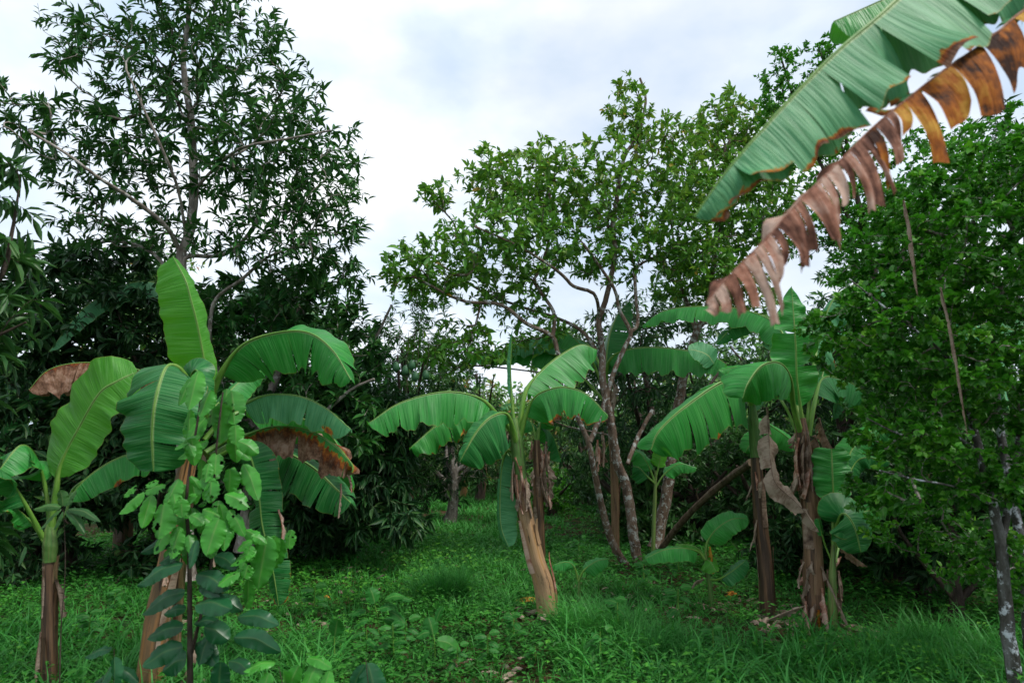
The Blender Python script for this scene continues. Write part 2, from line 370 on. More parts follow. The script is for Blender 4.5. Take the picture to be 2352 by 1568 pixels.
def bleaf(th, Y, ctrl, w, n=(0, 0, 1), n1=None, fold=(25, 25), curl=(25, 25), tears=(0, 0), gap=.12, tj=8, grav=(0, 0), ripple=.5,
          burn=None, pf=.2, mat='b_mid', seed=0, fullness=.75, label=None, mr=None, rows=46, name='leaf', M_=7, jag=0., world=False, tipw=2.2,
          base_r=.12, sidew=(1, 1), strips=False, ripmat=None, stripmats=None, cup=0.0, lenv=.12):
    rng = np.random.RandomState(seed+11)
    mid = crom(ctrl if world else pts(Y, ctrl), 60)
    W = w if world else w*Y/F
    mb = MB(); sp = [] if strips else None
    blade(mb, mid, pf, W, n, n1, fold, curl, tears, gap, tj, grav, ripple, burn or edge_burn(), rng, fullness, M_, rows, jag, sp, tipw, base_r, sidew, cup, lenv)
    r0 = (.075*W+.004) if mr is None else mr
    rib = MB(); t = np.linspace(0, 1, 60); rr = r0*np.interp(t, [0, pf, min(.98, pf+.15), 1], [1, .75, .26, .06])+.0008
    if pf < .02: rr = rr*.8
    rib.tube(mid-np.array([0, 0, 1.])*0+0, rr, 8, True, 3)
    if strips:
        o = put(name, rib, M[ripmat or 'petiole'], th, label=label)
        for i, (pos, uv, bb) in enumerate(sp):
            m1 = MB(); m1.grid(pos, uv, bb)
            mm = M[mat]
            if stripmats is not None: mm = M[stripmats(float(uv[..., 1].mean()), bool(uv[0, 0, 0] < .5 or uv[0, -1, 0] < .5), rng)]
            put('strip', m1, mm, o)
    else:
        o = put(name, mb, M[mat], th, label=label)
        put('midrib', rib, M[ripmat or 'petiole'], o)
    return o
def stem(th, Y, ctrl, ws, mat='stem_brown', seed=0, sheaths=5, name='pseudostem', flapmat='dry', world=False):
    rng = np.random.RandomState(seed+5)
    p = crom(ctrl if world else pts(Y, ctrl), 40)
    rad = np.interp(np.linspace(0, 1, 40), np.linspace(0, 1, len(ws)), ws)*(1 if world else Y/F)/2
    ph = rng.uniform(0, 6, 4)
    def wob(t, a): return 1+.045*np.sin(3*a+ph[0]+t*2)+.03*np.sin(5*a+ph[1]-t*3)+.06*((np.sin(a+ph[2]+t*5) > .3)*1.0-.4)*(t < .95)+.02*np.sin(t*30+a*2)
    mb = MB(); mb.tube(p, rad, 26, True, 1.0, rng.random(), wob)
    o = put(name, mb, M[mat], th)
    # old leaf sheaths wrapped round the stem, each split away a little at its upper end
    T_, A, B = frames(p)
    for i in range(sheaths):
        t0 = rng.uniform(0, .72); t1 = min(.98, t0+rng.uniform(.14, .34)); a0 = rng.uniform(0, 6.28); wd = rng.uniform(.7, 1.5)
        m = 14; tt = np.linspace(t0, t1, m); q = 7
        aa = a0+np.linspace(-.5, .5, q)[None]*wd*(1-.55*((tt-t0)/(t1-t0))[:, None]**2)
        idx = tt*39
        def sm(X): return np.stack([np.interp(idx, np.arange(40), X[:, k]) for k in range(3)], -1)
        pp, AA, BB = sm(p), sm(A), sm(B); rr = np.interp(idx, np.arange(40), rad)
        op = rng.uniform(0, .6)
        off = rr[:, None]*(1.09+.05*np.sin(aa*4)+op*((tt-t0)/(t1-t0))[:, None]**3)
        G = pp[:, None]+off[..., None]*(np.cos(aa)[..., None]*AA[:, None]+np.sin(aa)[..., None]*BB[:, None])
        m1 = MB(); m1.grid(G, np.stack([aa/6.28, tt[:, None]+0*aa], -1), 0*aa+rng.random())
        put('sheath', m1, M[flapmat if rng.random() < .55 else mat], th)
    return o
def drape(th, Y, ctrl, w, mat='dry', seed=0, name='dead_leaf', grav=.5, tears=(2, 2), label=None, ripple=1.6, fold=(55, 50), curl=(70, 60), n=(0, -1, .2), jag=.12, pf=.05, gap=.3):
    return bleaf(th, Y, ctrl, w, n=n, fold=fold, curl=curl, tears=tears, gap=gap, tj=22, grav=(grav, grav), ripple=ripple, burn=edge_burn(base=1), pf=pf,
                 mat=mat, seed=seed, fullness=.5, label=label, name=name, jag=jag, ripmat=mat, rows=40, cup=.35, lenv=.3)
def rags(th, Y, px, py0, py1, spread, n, seed=0, size=26, mats=('dry', 'dry', 'dry_pink')):
    """limp dead leaf ends hanging round a pseudostem"""
    rng = np.random.RandomState(seed+77)
    for i in range(n):
        x = px+rng.uniform(-spread, spread); y = rng.uniform(py0, py1); l = rng.uniform(30, 85); dx = rng.uniform(-22, 22)
        d = rng.uniform(-.12, .12)
        drape(th, Y, [(x, y, d), (x+dx*.3, y+l*.5, d-.03), (x+dx, y+l, d)], rng.uniform(.5, 1.2)*size, mats[rng.randint(len(mats))], seed*31+i, name='dead_leaf',
              n=(rng.uniform(-.8, .8), -1, 0), curl=(rng.uniform(30, 110), rng.uniform(30, 110)), tears=(rng.randint(0, 2), rng.randint(0, 2)))

# ------------------------------------------------------------------ small leaves
def tmpl(kind):
    if kind == 8:
        V = np.array([[0, 0, 0], [-.42, .3, .10], [0, .3, 0], [.42, .3, .10], [-.40, .62, .06], [0, .64, -.03], [.40, .62, .06], [0, 1, -.14]], float)
        T_ = [[0, 3, 2], [0, 2, 1], [1, 2, 5], [1, 5, 4], [2, 3, 6], [2, 6, 5], [4, 5, 7], [5, 6, 7]]
    elif kind == 4:
        V = np.array([[0, 0, 0], [-.5, .42, .08], [0, .45, -.02], [.5, .42, .08], [0, 1, -.10]], float)
        T_ = [[0, 3, 2], [0, 2, 1], [1, 2, 4], [2, 3, 4]]
    elif kind == 'grass':
        V = np.array([[-.5, 0, 0], [.5, 0, 0], [-.42, .35, .0], [.42, .35, .0], [-.28, .7, -.10], [.28, .7, -.10], [0, 1, -.34]], float)
        T_ = [[0, 1, 3], [0, 3, 2], [2, 3, 5], [2, 5, 4], [4, 5, 6]]
    return V, np.array(T_)
def leafcloud(mb, O, D, N_, Ln, Wd, kind=8, rnd=None, curl=1.0):
    V, T_ = tmpl(kind); n = len(O)
    if not n: return
    D = norm(D); S = norm(np.cross(D, N_)); N2 = np.cross(S, D)
    Vv = O[:, None]+V[None, :, :1]*Wd[:, None, None]*S[:, None]+V[None, :, 1:2]*Ln[:, None, None]*D[:, None]+V[None, :, 2:]*curl*Ln[:, None, None]*N2[:, None]
    F_ = (T_[None]+np.arange(n)[:, None, None]*len(V)).reshape(-1, 3)
    uv = np.tile(np.stack([V[:, 0]*2, V[:, 1]], 1), (n, 1))
    mb.add(Vv.reshape(-1, 3), F_, None, np.repeat(rnd if rnd is not None else np.random.rand(n), len(V)), uv)
_single = {}
def single_leaf_mesh(mat, kind, k):
    key = (mat, kind, k)
    if key not in _single:
        mb = MB(); leafcloud(mb, np.zeros((1, 3)), np.array([[0, 1., 0]]), np.array([[0, 0, 1.]]), np.ones(1), np.ones(1), kind, np.array([k/5+.04]))
        _single[key] = mb.mesh('leaf', M[mat])
    return _single[key]
def leaf_objs(th, O, D, N_, Ln, Wd, mat, kind, rnd, name='leaf'):
    D = norm(D); S = norm(np.cross(D, N_)); N2 = np.cross(S, D); base = np.array(th.location)
    for i in range(len(O)):
        o = bpy.data.objects.new(name, single_leaf_mesh(mat, kind, int(min(4, rnd[i]*5)))); COL.objects.link(o); o.parent = th
        m = Matrix.Identity(4)
        a, b, c, t = S[i]*Wd[i], D[i]*Ln[i], N2[i]*Ln[i], O[i]-base
        for q in range(3): m[q][0] = a[q]; m[q][1] = b[q]; m[q][2] = c[q]; m[q][3] = t[q]
        o.matrix_basis = m

# ------------------------------------------------------------------ trees
def tree(name, label, cat, Y, trunks, blobs, ntw, seed, lf, bark, group=None, nind=0, base=None, tipr=.0022, world=False, barkb=None, leafpart='crown', up=.15):
    """trunks: (points, width at start, width at end); blobs: (px, py, dy, rx px, rz px, ry m, weight);
    lf: dict(L, W, n, droop, span, mat, kind, side)"""
    rng = np.random.RandomState(seed)
    TP = []
    for tp, w0, w1 in trunks:
        p = crom(tp if world else pts(Y, tp), max(6, len(tp)*6))
        TP.append((p, w0*(1 if world else Y/F)/2, w1*(1 if world else Y/F)/2))
    b0 = TP[0][0][0].copy() if base is None else np.array(base, float)
    th = thing(name, label, cat, (b0[0], b0[1], float(gz(b0[0], b0[1]))), group)
    pos = []; par = []; plen = []; fixr = []; 
    for ti, (p, r0, r1) in enumerate(TP):
        n = len(p); rr = np.linspace(r0, r1, n); mb = MB(); ph = rng.uniform(0, 6, 3)
        rr2 = rr.copy()
        if ti == 0 and r0 > .02: rr2[:3] *= [1.35, 1.12, 1.03]
        jitter = p + rng.normal(0, 1, p.shape)*rr[:, None]*.06
        mb.tube(jitter, rr2, 12 if r0 > .02 else 7, True, 1, .5, lambda t, a: 1+.07*np.sin(2*a+ph[0]+t*9)+.05*np.sin(5*a+ph[1]+t*23))
        put('trunk' if ti == 0 else 'limb', mb, M[bark], th)
        k0 = len(pos); start = 0
        for i in range(n):
            if r0 > .02 and i < n*.3 and ti == 0: pl = 99
            else: pl = .0
            pos.append(p[i]); par.append(-1 if i == 0 else k0+i-1); plen.append(pl+.15*np.linalg.norm(p[i]-p[0])); fixr.append(rr[i])
    cap = len(pos)+ntw*40
    NP = np.zeros((cap, 3)); NP[:len(pos)] = pos; PL = np.zeros(cap); PL[:len(pos)] = plen; PR = np.full(cap, -1, int); PR[:len(pos)] = par
    cnt = np.zeros(cap); nn = len(pos); nfix = nn
    wts = np.array([b[6] if len(b) > 6 else 1 for b in blobs], float); wts /= wts.sum()
    tg = []
    tries = 0; vol = sum(4.19*(1 if world else ((Y+b[2])/F)**2)*b[3]*b[4]*b[5] for b in blobs); sep2 = (.62*(vol/ntw)**.333)**2
    while len(tg) < ntw:
        b = blobs[rng.choice(len(blobs), p=wts)]
        if world: c = np.array(b[:3], float); rx, rz, ry = b[3], b[4], b[5]
        else: c = P(b[0], b[1], Y+b[2]); sc = (Y+b[2])/F; rx, rz, ry = b[3]*sc, b[4]*sc, b[5]
        v = norm(rng.normal(size=3))*rng.uniform(0, 1)**.42
        q = c+v*np.array([rx, ry, rz])
        if q[2] < .12: q[2] = .12+rng.uniform(0, .3)
        if len(tg) > 3 and tries < 3:
            if np.min(np.sum((np.array(tg)-q)**2, 1)) < sep2: tries += 1; continue
        tries = 0; tg.append(q)
    tg = np.array(tg)
    dd = np.array([np.min(np.linalg.norm(NP[:nn]-t, axis=1)) for t in tg]); tg = tg[np.argsort(dd)]
    chains = []
    for t in tg:
        d = np.linalg.norm(NP[:nn]-t, axis=1)+.30*PL[:nn]+.5*np.clip(NP[:nn, 2]-t[2], 0, 9)
        j = int(np.argmin(d)); a = NP[j]; L_ = np.linalg.norm(t-a)
        if L_ < .04: continue
        pd = norm(a-NP[PR[j]]) if PR[j] >= 0 else np.array([0, 0, 1.])
        c = a+pd*L_*.30+np.array([0, 0, up])*L_+rng.normal(0, .07, 3)*L_
        k = int(min(30, max(3, L_/.10))); u = np.linspace(0, 1, k+1)[:, None]
        q = (1-u)**2*a+2*u*(1-u)*c+u*u*t; q[1:-1] += rng.normal(0, .012, (k-1, 3))*min(1, L_)
        ids = list(range(nn, nn+k)); NP[nn:nn+k] = q[1:]; PR[nn] = j; PR[nn+1:nn+k] = np.arange(nn, nn+k-1)
        PL[nn:nn+k] = PL[j]*.6+np.linspace(0, L_, k); nn += k
        chains.append((j, ids))
        m = ids[-1]
        while m >= 0: cnt[m] += 1; m = PR[m]
    rad = tipr*np.maximum(cnt, 1)**.52
    mb = MB(); O = []; D = []; Nn = []; Ls = []; TW = []
    for j, ids in chains:
        q = np.vstack([NP[j], NP[ids]]); r = np.r_[min(rad[ids[0]]*1.1, .05), rad[ids]]
        mb.tube(q, r, 6 if r[0] > .012 else (4 if r[0] > .005 else 3), False, 1)
        seg = np.linalg.norm(np.diff(q, axis=0), axis=1); arc = np.r_[0, np.cumsum(seg)]; La = arc[-1]
        m = max(2, int(lf['n']*rng.uniform(.6, 1.4))); span = min(La*.95, lf['span'])
        tt = La-span*rng.uniform(0, 1, m)**1.15
        pp = np.stack([np.interp(tt, arc, q[:, k]) for k in range(3)], 1); td = norm(q[-1]-q[max(0, len(q)-3)])
        ph = rng.uniform(0, 6.28)+np.arange(m)*2.4
        e1 = norm(np.cross(td, [0.1, .2, 1.])); e2 = np.cross(td, e1)
        rd = np.cos(ph)[:, None]*e1+np.sin(ph)[:, None]*e2
        dirs = norm(rd*lf.get('side', 1.0)+td*lf.get('fwd', .55)+np.array([0, 0, lf.get('droop', -.2)])+rng.normal(0, .22, (m, 3)))
        nr = np.tile([0, 0, 1.], (m, 1))+rng.normal(0, lf.get('tilt', .45), (m, 3))
        O.append(pp); D.append(dirs); Nn.append(nr); TW.append(np.full(m, rng.normal(0, .13)+(rng.random() < .10)*.3)); Ls.append(np.full(m, rng.uniform(.75, 1.15)))
    put('branches', mb, M[barkb or bark], th, kind='stuff')
    O = np.vstack(O); D = np.vstack(D); Nn = np.vstack(Nn); n = len(O)
    Ln = lf['L']*rng.uniform(.55, 1.3, n)*np.concatenate(Ls); Wd = Ln*lf['W']*rng.uniform(.8, 1.2, n)
    rnd = np.clip(rng.beta(1.6, 2.6, n)*.9+.08+np.concatenate(TW), 0, .99)
    if lf.get('tiphue'): rnd = np.clip(rnd*.75+lf['tiphue']*np.clip((O[:, 2]-O[:, 2].mean())/3, -.1, .35)*rng.uniform(.3, 1, n)+(rng.random(n) < .05)*.4, 0, .99)
    kind = lf.get('kind', 8)
    if nind:
        inside = (np.abs(O[:, 0]/np.maximum(O[:, 1], .1)) < .76)
        dist = np.linalg.norm(O-np.array([0, 0, CAMZ]), axis=1)+(~inside)*50
        idx = np.argsort(dist-Ln*6); a, b = idx[:nind], idx[nind:]
        leaf_objs(th, O[a], D[a], Nn[a], Ln[a], Wd[a], lf['mat'], kind, rnd[a])
    else: b = np.arange(n)
    mb = MB(); leafcloud(mb, O[b], D[b], Nn[b], Ln[b], Wd[b], kind, rnd[b])
    put(leafpart, mb, M[lf['mat']], th, smooth=(kind == 8), kind='stuff')
    return th
# ================================================================== GROUND
def ground():
    xs = np.unique(np.r_[np.linspace(-260, -12, 24), np.linspace(-12, 12, 121), np.linspace(12, 260, 24)])
    ys = np.unique(np.r_[np.linspace(-60, -2, 12), np.linspace(-2, 22, 121), np.linspace(22, 400, 30)])
    X, Yg = np.meshgrid(xs, ys); G = np.stack([X, Yg, gz(X, Yg)], -1)
    mb = MB(); mb.grid(G, np.stack([X, Yg], -1), 0*X+.5)
    o = put('ground', mb, M['soil']); o['kind'] = 'structure'
ground()

# ================================================================== TREES
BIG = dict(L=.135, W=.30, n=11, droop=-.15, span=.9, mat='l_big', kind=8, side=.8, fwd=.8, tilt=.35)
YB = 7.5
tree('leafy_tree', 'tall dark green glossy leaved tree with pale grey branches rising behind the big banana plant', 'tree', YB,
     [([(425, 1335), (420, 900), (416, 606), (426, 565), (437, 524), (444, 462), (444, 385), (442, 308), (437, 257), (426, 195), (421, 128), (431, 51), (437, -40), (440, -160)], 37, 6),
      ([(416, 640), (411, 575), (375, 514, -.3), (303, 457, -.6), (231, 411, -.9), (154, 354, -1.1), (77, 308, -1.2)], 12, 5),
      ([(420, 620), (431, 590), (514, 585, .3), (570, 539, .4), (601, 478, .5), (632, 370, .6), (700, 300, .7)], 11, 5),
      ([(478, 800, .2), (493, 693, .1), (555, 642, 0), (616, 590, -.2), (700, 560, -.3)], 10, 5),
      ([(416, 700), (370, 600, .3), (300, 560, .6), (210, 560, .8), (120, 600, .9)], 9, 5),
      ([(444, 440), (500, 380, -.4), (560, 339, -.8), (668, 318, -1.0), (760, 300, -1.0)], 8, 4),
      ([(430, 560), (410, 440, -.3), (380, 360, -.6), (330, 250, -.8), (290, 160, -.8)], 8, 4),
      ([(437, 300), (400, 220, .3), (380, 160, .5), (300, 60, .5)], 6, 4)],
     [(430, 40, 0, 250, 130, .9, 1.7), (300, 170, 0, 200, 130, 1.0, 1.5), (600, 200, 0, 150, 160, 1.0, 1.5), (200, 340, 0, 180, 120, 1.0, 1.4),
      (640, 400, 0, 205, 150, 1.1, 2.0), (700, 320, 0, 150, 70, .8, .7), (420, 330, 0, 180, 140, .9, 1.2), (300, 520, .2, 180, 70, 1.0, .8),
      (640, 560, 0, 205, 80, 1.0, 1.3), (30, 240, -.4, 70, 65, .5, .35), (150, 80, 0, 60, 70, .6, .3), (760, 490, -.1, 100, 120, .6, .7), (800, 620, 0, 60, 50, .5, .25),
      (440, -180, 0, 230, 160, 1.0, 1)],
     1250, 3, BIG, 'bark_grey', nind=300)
UND = dict(L=.140, W=.42, n=17, droop=-.18, span=.7, mat='l_big', kind=8, side=1.0, fwd=.6, tilt=.55)
tree('understory_tree', 'dense dark low branching tree between the big banana plant and the grass path', 'tree', 8.6,
     [([(560, 1265), (590, 1000), (640, 850), (690, 700)], 34, 9), ([(590, 1000), (500, 850), (480, 740)], 18, 6), ([(600, 960), (760, 850), (850, 790), (900, 700)], 17, 5),
      ([(570, 1200), (700, 1000, -.4), (800, 900, -.6), (860, 870, -.7)], 15, 5)],
     [(560, 740, 0, 160, 110, 1.0, 1.3), (700, 720, 0, 140, 110, 1.0, 1.3), (690, 880, 0, 180, 110, 1.1, 1.3), (840, 830, 0, 70, 110, .7, .5), (600, 1050, .3, 200, 130, .9, 1.2),
      (800, 980, 0, 120, 90, .9, .9)],
     700, 5, UND, 'bark_grey')
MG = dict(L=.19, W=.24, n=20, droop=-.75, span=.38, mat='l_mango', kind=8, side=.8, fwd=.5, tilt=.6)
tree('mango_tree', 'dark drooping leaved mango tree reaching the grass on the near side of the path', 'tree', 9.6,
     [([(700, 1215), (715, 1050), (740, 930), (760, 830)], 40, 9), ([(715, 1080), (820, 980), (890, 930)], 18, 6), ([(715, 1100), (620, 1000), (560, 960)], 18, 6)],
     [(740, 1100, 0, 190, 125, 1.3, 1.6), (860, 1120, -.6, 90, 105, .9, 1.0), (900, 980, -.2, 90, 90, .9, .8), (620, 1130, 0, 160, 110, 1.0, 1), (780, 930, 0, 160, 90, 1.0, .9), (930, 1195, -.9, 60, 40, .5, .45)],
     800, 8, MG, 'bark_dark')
tree('mango_tree', 'dark mango tree at the left edge behind the small banana plant', 'tree', 8.6,
     [([(150, 1300), (140, 1050), (120, 850), (90, 700)], 44, 10), ([(140, 1050), (250, 900), (330, 820)], 20, 6), ([(140, 1000), (40, 900), (-40, 800)], 20, 6)],
     [(120, 760, 0, 190, 130, 1.1, 1.4), (280, 760, 0, 160, 120, 1.1, 1.2), (100, 980, 0, 200, 130, 1.2, 1.3), (300, 1000, .3, 190, 130, 1.1, 1.2), (170, 1140, .3, 220, 80, 1.0, .8), (-80, 700, 0, 150, 180, 1, .7), (140, 620, .3, 110, 60, .8, .4), (280, 620, .3, 130, 70, .8, .6)],
     900, 9, dict(MG, L=.17, W=.32, droop=-.4), 'bark_dark')
NEARM = dict(L=.19, W=.25, n=15, droop=-.42, span=.26, mat='l_back', kind=8, side=.9, fwd=.5, tilt=.4)
tree('mango_tree', 'near mango tree reaching in at the left edge, long drooping leaves against the sky', 'tree', 4.3,
     [([(-330, 1600), (-290, 1100), (-200, 800), (-120, 620)], 90, 26), ([(-210, 820), (-80, 700), (0, 640), (30, 520), (45, 420)], 20, 4), ([(-260, 1000), (-120, 850), (-20, 780), (60, 740)], 20, 5),
      ([(-280, 1200), (-160, 1180), (-60, 1200)], 18, 5)],
     [(35, 400, 0, 26, 22, .2, .8), (15, 480, 0, 45, 40, .3, 1.4), (0, 570, 0, 60, 50, .3, 1.4), (20, 720, .1, 75, 60, .4, 1.8), (-60, 640, 0, 50, 90, .4, .7), (-20, 850, .2, 60, 80, .4, .8),
      (-120, 500, 0, 60, 90, .4, .3), (-30, 1250, 0, 40, 80, .2, .5), (-280, 600, 0, 110, 150, .5, .6)],
     46, 12, NEARM, 'bark_dark', nind=300)
GV = dict(L=.112, W=.46, n=11, droop=.05, span=.55, mat='l_guava', kind=8, side=.9, fwd=.75, tilt=.45, tiphue=1.1)
YG = 9.3
tree('guava_tree', 'spreading guava tree with several smooth reddish and grey trunks in the middle clearing', 'tree', YG,
     [([(1468, 1312), (1455, 1228), (1439, 1123), (1417, 1057), (1406, 991), (1397, 942), (1384, 870), (1384, 815), (1375, 738), (1385, 710), (1401, 649), (1413, 578), (1408, 517), (1422, 423), (1436, 357), (1465, 310), (1483, 230), (1470, 180)], 23, 5),
      ([(1441, 1305, -.1), (1406, 1244, -.2), (1381, 1156, -.3), (1362, 1068, -.4), (1351, 1013, -.4), (1330, 964, -.4), (1310, 880, -.4), (1281, 809, -.4), (1267, 771, -.4), (1210, 743, -.5), (1150, 700, -.6), (1060, 690, -.8), (960, 640, -.9)], 16, 5),
      ([(1354, 1015, -.4), (1372, 975, -.3), (1392, 915, -.2), (1413, 846, -.2), (1436, 795, -.2), (1448, 762, -.2), (1422, 710, -.2), (1408, 658, -.3), (1340, 560, -.6)], 13, 6),
      ([(1270, 775, -.4), (1272, 719, -.3), (1243, 672, -.2), (1227, 644, -.2), (1243, 611, -.1), (1269, 503, 0), (1250, 400, 0)], 9, 4),
      ([(1386, 830), (1338, 762, .2), (1276, 729, .3), (1220, 712, .4), (1135, 682, .5), (1097, 663, .6), (1000, 600, .8)], 9, 5),
      ([(1378, 735), (1366, 677, -.3), (1319, 658, -.5), (1295, 635, -.6), (1257, 606, -.8), (1180, 560, -.9), (1090, 520, -1)], 9, 4),
      ([(1408, 540), (1366, 479, .3), (1323, 472, .4), (1272, 484, .5), (1200, 420, .6)], 7, 4),
      ([(1448, 762, -.2), (1465, 738, 0), (1460, 625, .3), (1502, 592, .4), (1606, 555, .5), (1700, 540, .6)], 9, 4),
      ([(1441, 1065), (1466, 1002, .2), (1499, 942, .3)], 10, 10),
      ([(1406, 1000, 0), (1330, 985, .3), (1290, 975, .5), (1245, 950, .6)], 5, 3),
      ([(1350, 870, .1), (1200, 850, .2), (1100, 840, .3), (1040, 845, .3)], 4, 4)],
     [(1120, 420, 0, 75, 75, .8, .8), (1230, 440, 0, 140, 110, 1.2, 1.8), (1380, 420, 0, 120, 110, 1.2, 1.5), (1440, 250, 0, 60, 80, .6, .8), (1530, 330, 0, 90, 80, .8, .8), (1180, 560, -.4, 170, 90, 1.3, 1.7),
      (1020, 610, -.6, 130, 90, 1.0, 1.3), (930, 630, -.7, 70, 60, .6, .5), (1000, 450, -.3, 50, 40, .4, .3), (1400, 570, 0, 130, 90, 1.1, 1.0), (1550, 480, .2, 110, 110, 1.0, 1.2), (1080, 800, -.3, 150, 60, .8, .8), (1600, 600, .3, 100, 70, .8, .7), (1180, 690, 0, 110, 50, .8, .3), (1240, 760, 0, 70, 45, .5, .2)],
     1550, 21, GV, 'bark_guava', nind=300)
tree('guava_tree', 'second guava tree with a slanting reddish trunk, just left of the twin banana plants', 'tree', 10.4,
     [([(1506, 1258), (1532, 1127), (1544, 1022), (1558, 930), (1569, 868), (1600, 758), (1621, 727), (1640, 600), (1660, 480), (1665, 330)], 28, 5), ([(1600, 758), (1700, 640), (1760, 560)], 13, 5), ([(1600, 760), (1560, 640), (1540, 500)], 12, 4)],
     [(1660, 290, 0, 80, 80, .8, .8), (1620, 420, 0, 110, 100, 1, 1.2), (1700, 520, 0, 120, 110, 1, 1.2), (1600, 640, 0, 120, 90, 1.1, 1), (1780, 440, 0, 90, 120, 1, 1), (1720, 300, 0, 70, 60, .8, .5), (1700, 680, 0, 100, 60, .8, .6)],
     900, 23, dict(GV, L=.12), 'bark_guava')
tree('citrus_tree', 'tall thin small leaved shoots behind the foreground banana leaf, against the cloud', 'tree', 7.6,
     [([(2080, 1330), (2050, 1000), (2020, 700), (1960, 420), (1900, 260)], 32, 6), ([(2000, 600), (1850, 300), (1790, 120)], 11, 4), ([(1960, 430), (1930, 250), (1880, 110)], 10, 4)],
     [(1785, 200, 0, 55, 110, .5, 1.1), (1890, 130, 0, 70, 35, .4, .6), (1880, 300, 0, 90, 130, .7, 1.6), (2000, 480, 0, 150, 160, .9, 2), (2150, 420, 0, 140, 160, .9, 1.5), (1900, 520, 0, 110, 110, .8, 1.2)],
     620, 27, dict(L=.06, W=.55, n=24, droop=.15, span=.34, mat='l_bush', kind=4, side=1.0, fwd=.6, tilt=.5), 'bark_dark', tipr=.0018)
BS = dict(L=.048, W=.74, n=25, droop=.12, span=.42, mat='l_bush', kind=8, side=1.0, fwd=.5, tilt=.5)
YR = 4.3
tree('citrus_tree', 'dense small leaved tree filling the right edge, trunks patched with white lichen', 'tree', YR,
     [([(2345, 1640), (2318, 1480), (2310, 1370), (2290, 1200), (2240, 1000, .1), (2190, 850, .2), (2150, 700, .3), (2110, 560, .4)], 30, 9),
      ([(2385, 1640, .2), (2365, 1450, .2), (2345, 1250, .25), (2300, 1000, .4), (2280, 800, .5), (2290, 600, .6)], 32, 8),
      ([(2300, 1250), (2330, 1080, .1), (2350, 950, .1), (2400, 700, .2)], 18, 6),
      ([(2250, 1040, .1), (2170, 990, -.1), (2080, 1000, -.2), (1990, 960, -.2)], 9, 3),
      ([(2280, 1160), (2200, 1120, -.2), (2100, 1100, -.3), (2020, 1080, -.3)], 8, 3),
      ([(2240, 1000, .1), (2180, 830, -.1), (2050, 720, -.1), (1950, 640, 0)], 9, 3)],
     [(2000, 760, .2, 120, 120, .7, 1.4), (2160, 620, .3, 170, 170, .9, 2.3), (2320, 560, .3, 140, 220, .9, 2), (2100, 860, .1, 150, 130, .7, 1.6), (2260, 850, .1, 150, 160, .8, 1.8), (2080, 1010, 0, 110, 70, .5, .9),
      (2240, 1090, 0, 130, 90, .5, 1.0), (2130, 1190, .9, 150, 90, .5, .6), (2260, 1280, .9, 110, 100, .5, .5), (1900, 760, .5, 60, 60, .4, .4), (2020, 1130, 0, 70, 50, .4, .4), (2330, 1300, .1, 60, 90, .3, .35), (2450, 800, .3, 150, 400, .9, 1.4), (2220, 420, .4, 150, 110, .7, 1.3), (2340, 340, .5, 110, 110, .7, .9), (2080, 500, .4, 110, 90, .6, .8), (2020, 600, .5, 110, 120, .6, .9)],
     1950, 31, BS, 'bark_white', nind=300, barkb='bark_grey', tipr=.0016)
tree('shrub', 'dark broad shrub in the shade behind the lichened trunks', 'shrub', 6.4,
     [([(2200, 1420), (2190, 1250), (2180, 1100)], 30, 10), ([(2200, 1380), (2080, 1240), (2040, 1150)], 16, 6), ([(2200, 1380), (2330, 1250), (2380, 1100)], 16, 6)],
     [(2120, 1030, .2, 150, 120, .9, 1.4), (2300, 1080, 0, 160, 160, .9, 1.6), (2200, 1220, .6, 130, 120, .7, .8), (2420, 1200, 0, 100, 200, .8, 1), (2060, 880, .6, 130, 120, .8, 1)],
     600, 35, dict(L=.10, W=.5, n=17, droop=0, span=.45, mat='l_back', kind=4, side=1, fwd=.5), 'bark_dark')
# rows of trees further off
def backtree(label, x, y, h, rx, seed, mat='l_back', L_=.17, n=260, lab=None, cat='tree', W=.34, droop=-.3, low=.10, name='mango_tree', group=None, nl=13, bark='bark_dark'):
    z0 = float(gz(x, y)); rng = np.random.RandomState(seed)
    tk = [([(x, y, z0-.05), (x+.1, y, h*.3), (x-.1, y+.1, h*.7)], .26, .08)]
    for k in range(4):
        a = rng.uniform(0, 6.28); tk.append(([(x, y, h*.22+.1*k), (x+rx*.4*math.cos(a), y+rx*.4*math.sin(a), h*.45), (x+rx*.75*math.cos(a), y+rx*.75*math.sin(a), h*.65)], .12, .03))
    bl = []
    for k in range(8):
        a = rng.uniform(0, 6.28); q = rx*.55*math.sqrt(rng.random()); zz = h*rng.uniform(low+.12, .85)
        bl.append((x+q*math.cos(a), y+q*math.sin(a), zz, rx*.55, h*.2, rx*.55))
    return tree(name, label, cat, 1, tk, bl, n, seed, dict(L=L_, W=W, n=nl, droop=droop, span=.6, mat=mat, kind=4, side=1, fwd=.5, tilt=.6), bark, world=True, group=group, tipr=.003)
backtree('dark mango tree behind the guava trunks, silvery leaves in its crown', 2.6, 13.0, 5.0, 2.3, 41, 'l_mango', .19, 480, W=.26, droop=-.5)
backtree('bushy dark tree behind the twin banana plants', 5.3, 11.2, 5.2, 2.4, 42, 'l_mango', .19, 480, W=.28, droop=-.5)
backtree('mango tree in the upper right corner holding dark leaves above the small leaved tree', 8.2, 9.8, 7.2, 2.6, 43, 'l_mango', .2, 480, W=.25, droop=-.7)
backtree('mango tree with feathery bright shoots showing between the big tree and the guava', -2.1, 13.5, 5.0, 1.2, 44, 'l_back', .22, 360, W=.2, droop=-.5)
backtree('low mango tree on the near left of the far path end', -1.3, 14.5, 3.0, 1.5, 45, 'l_mango', .19, 230, W=.26, droop=-.6, bark='bark_grey')
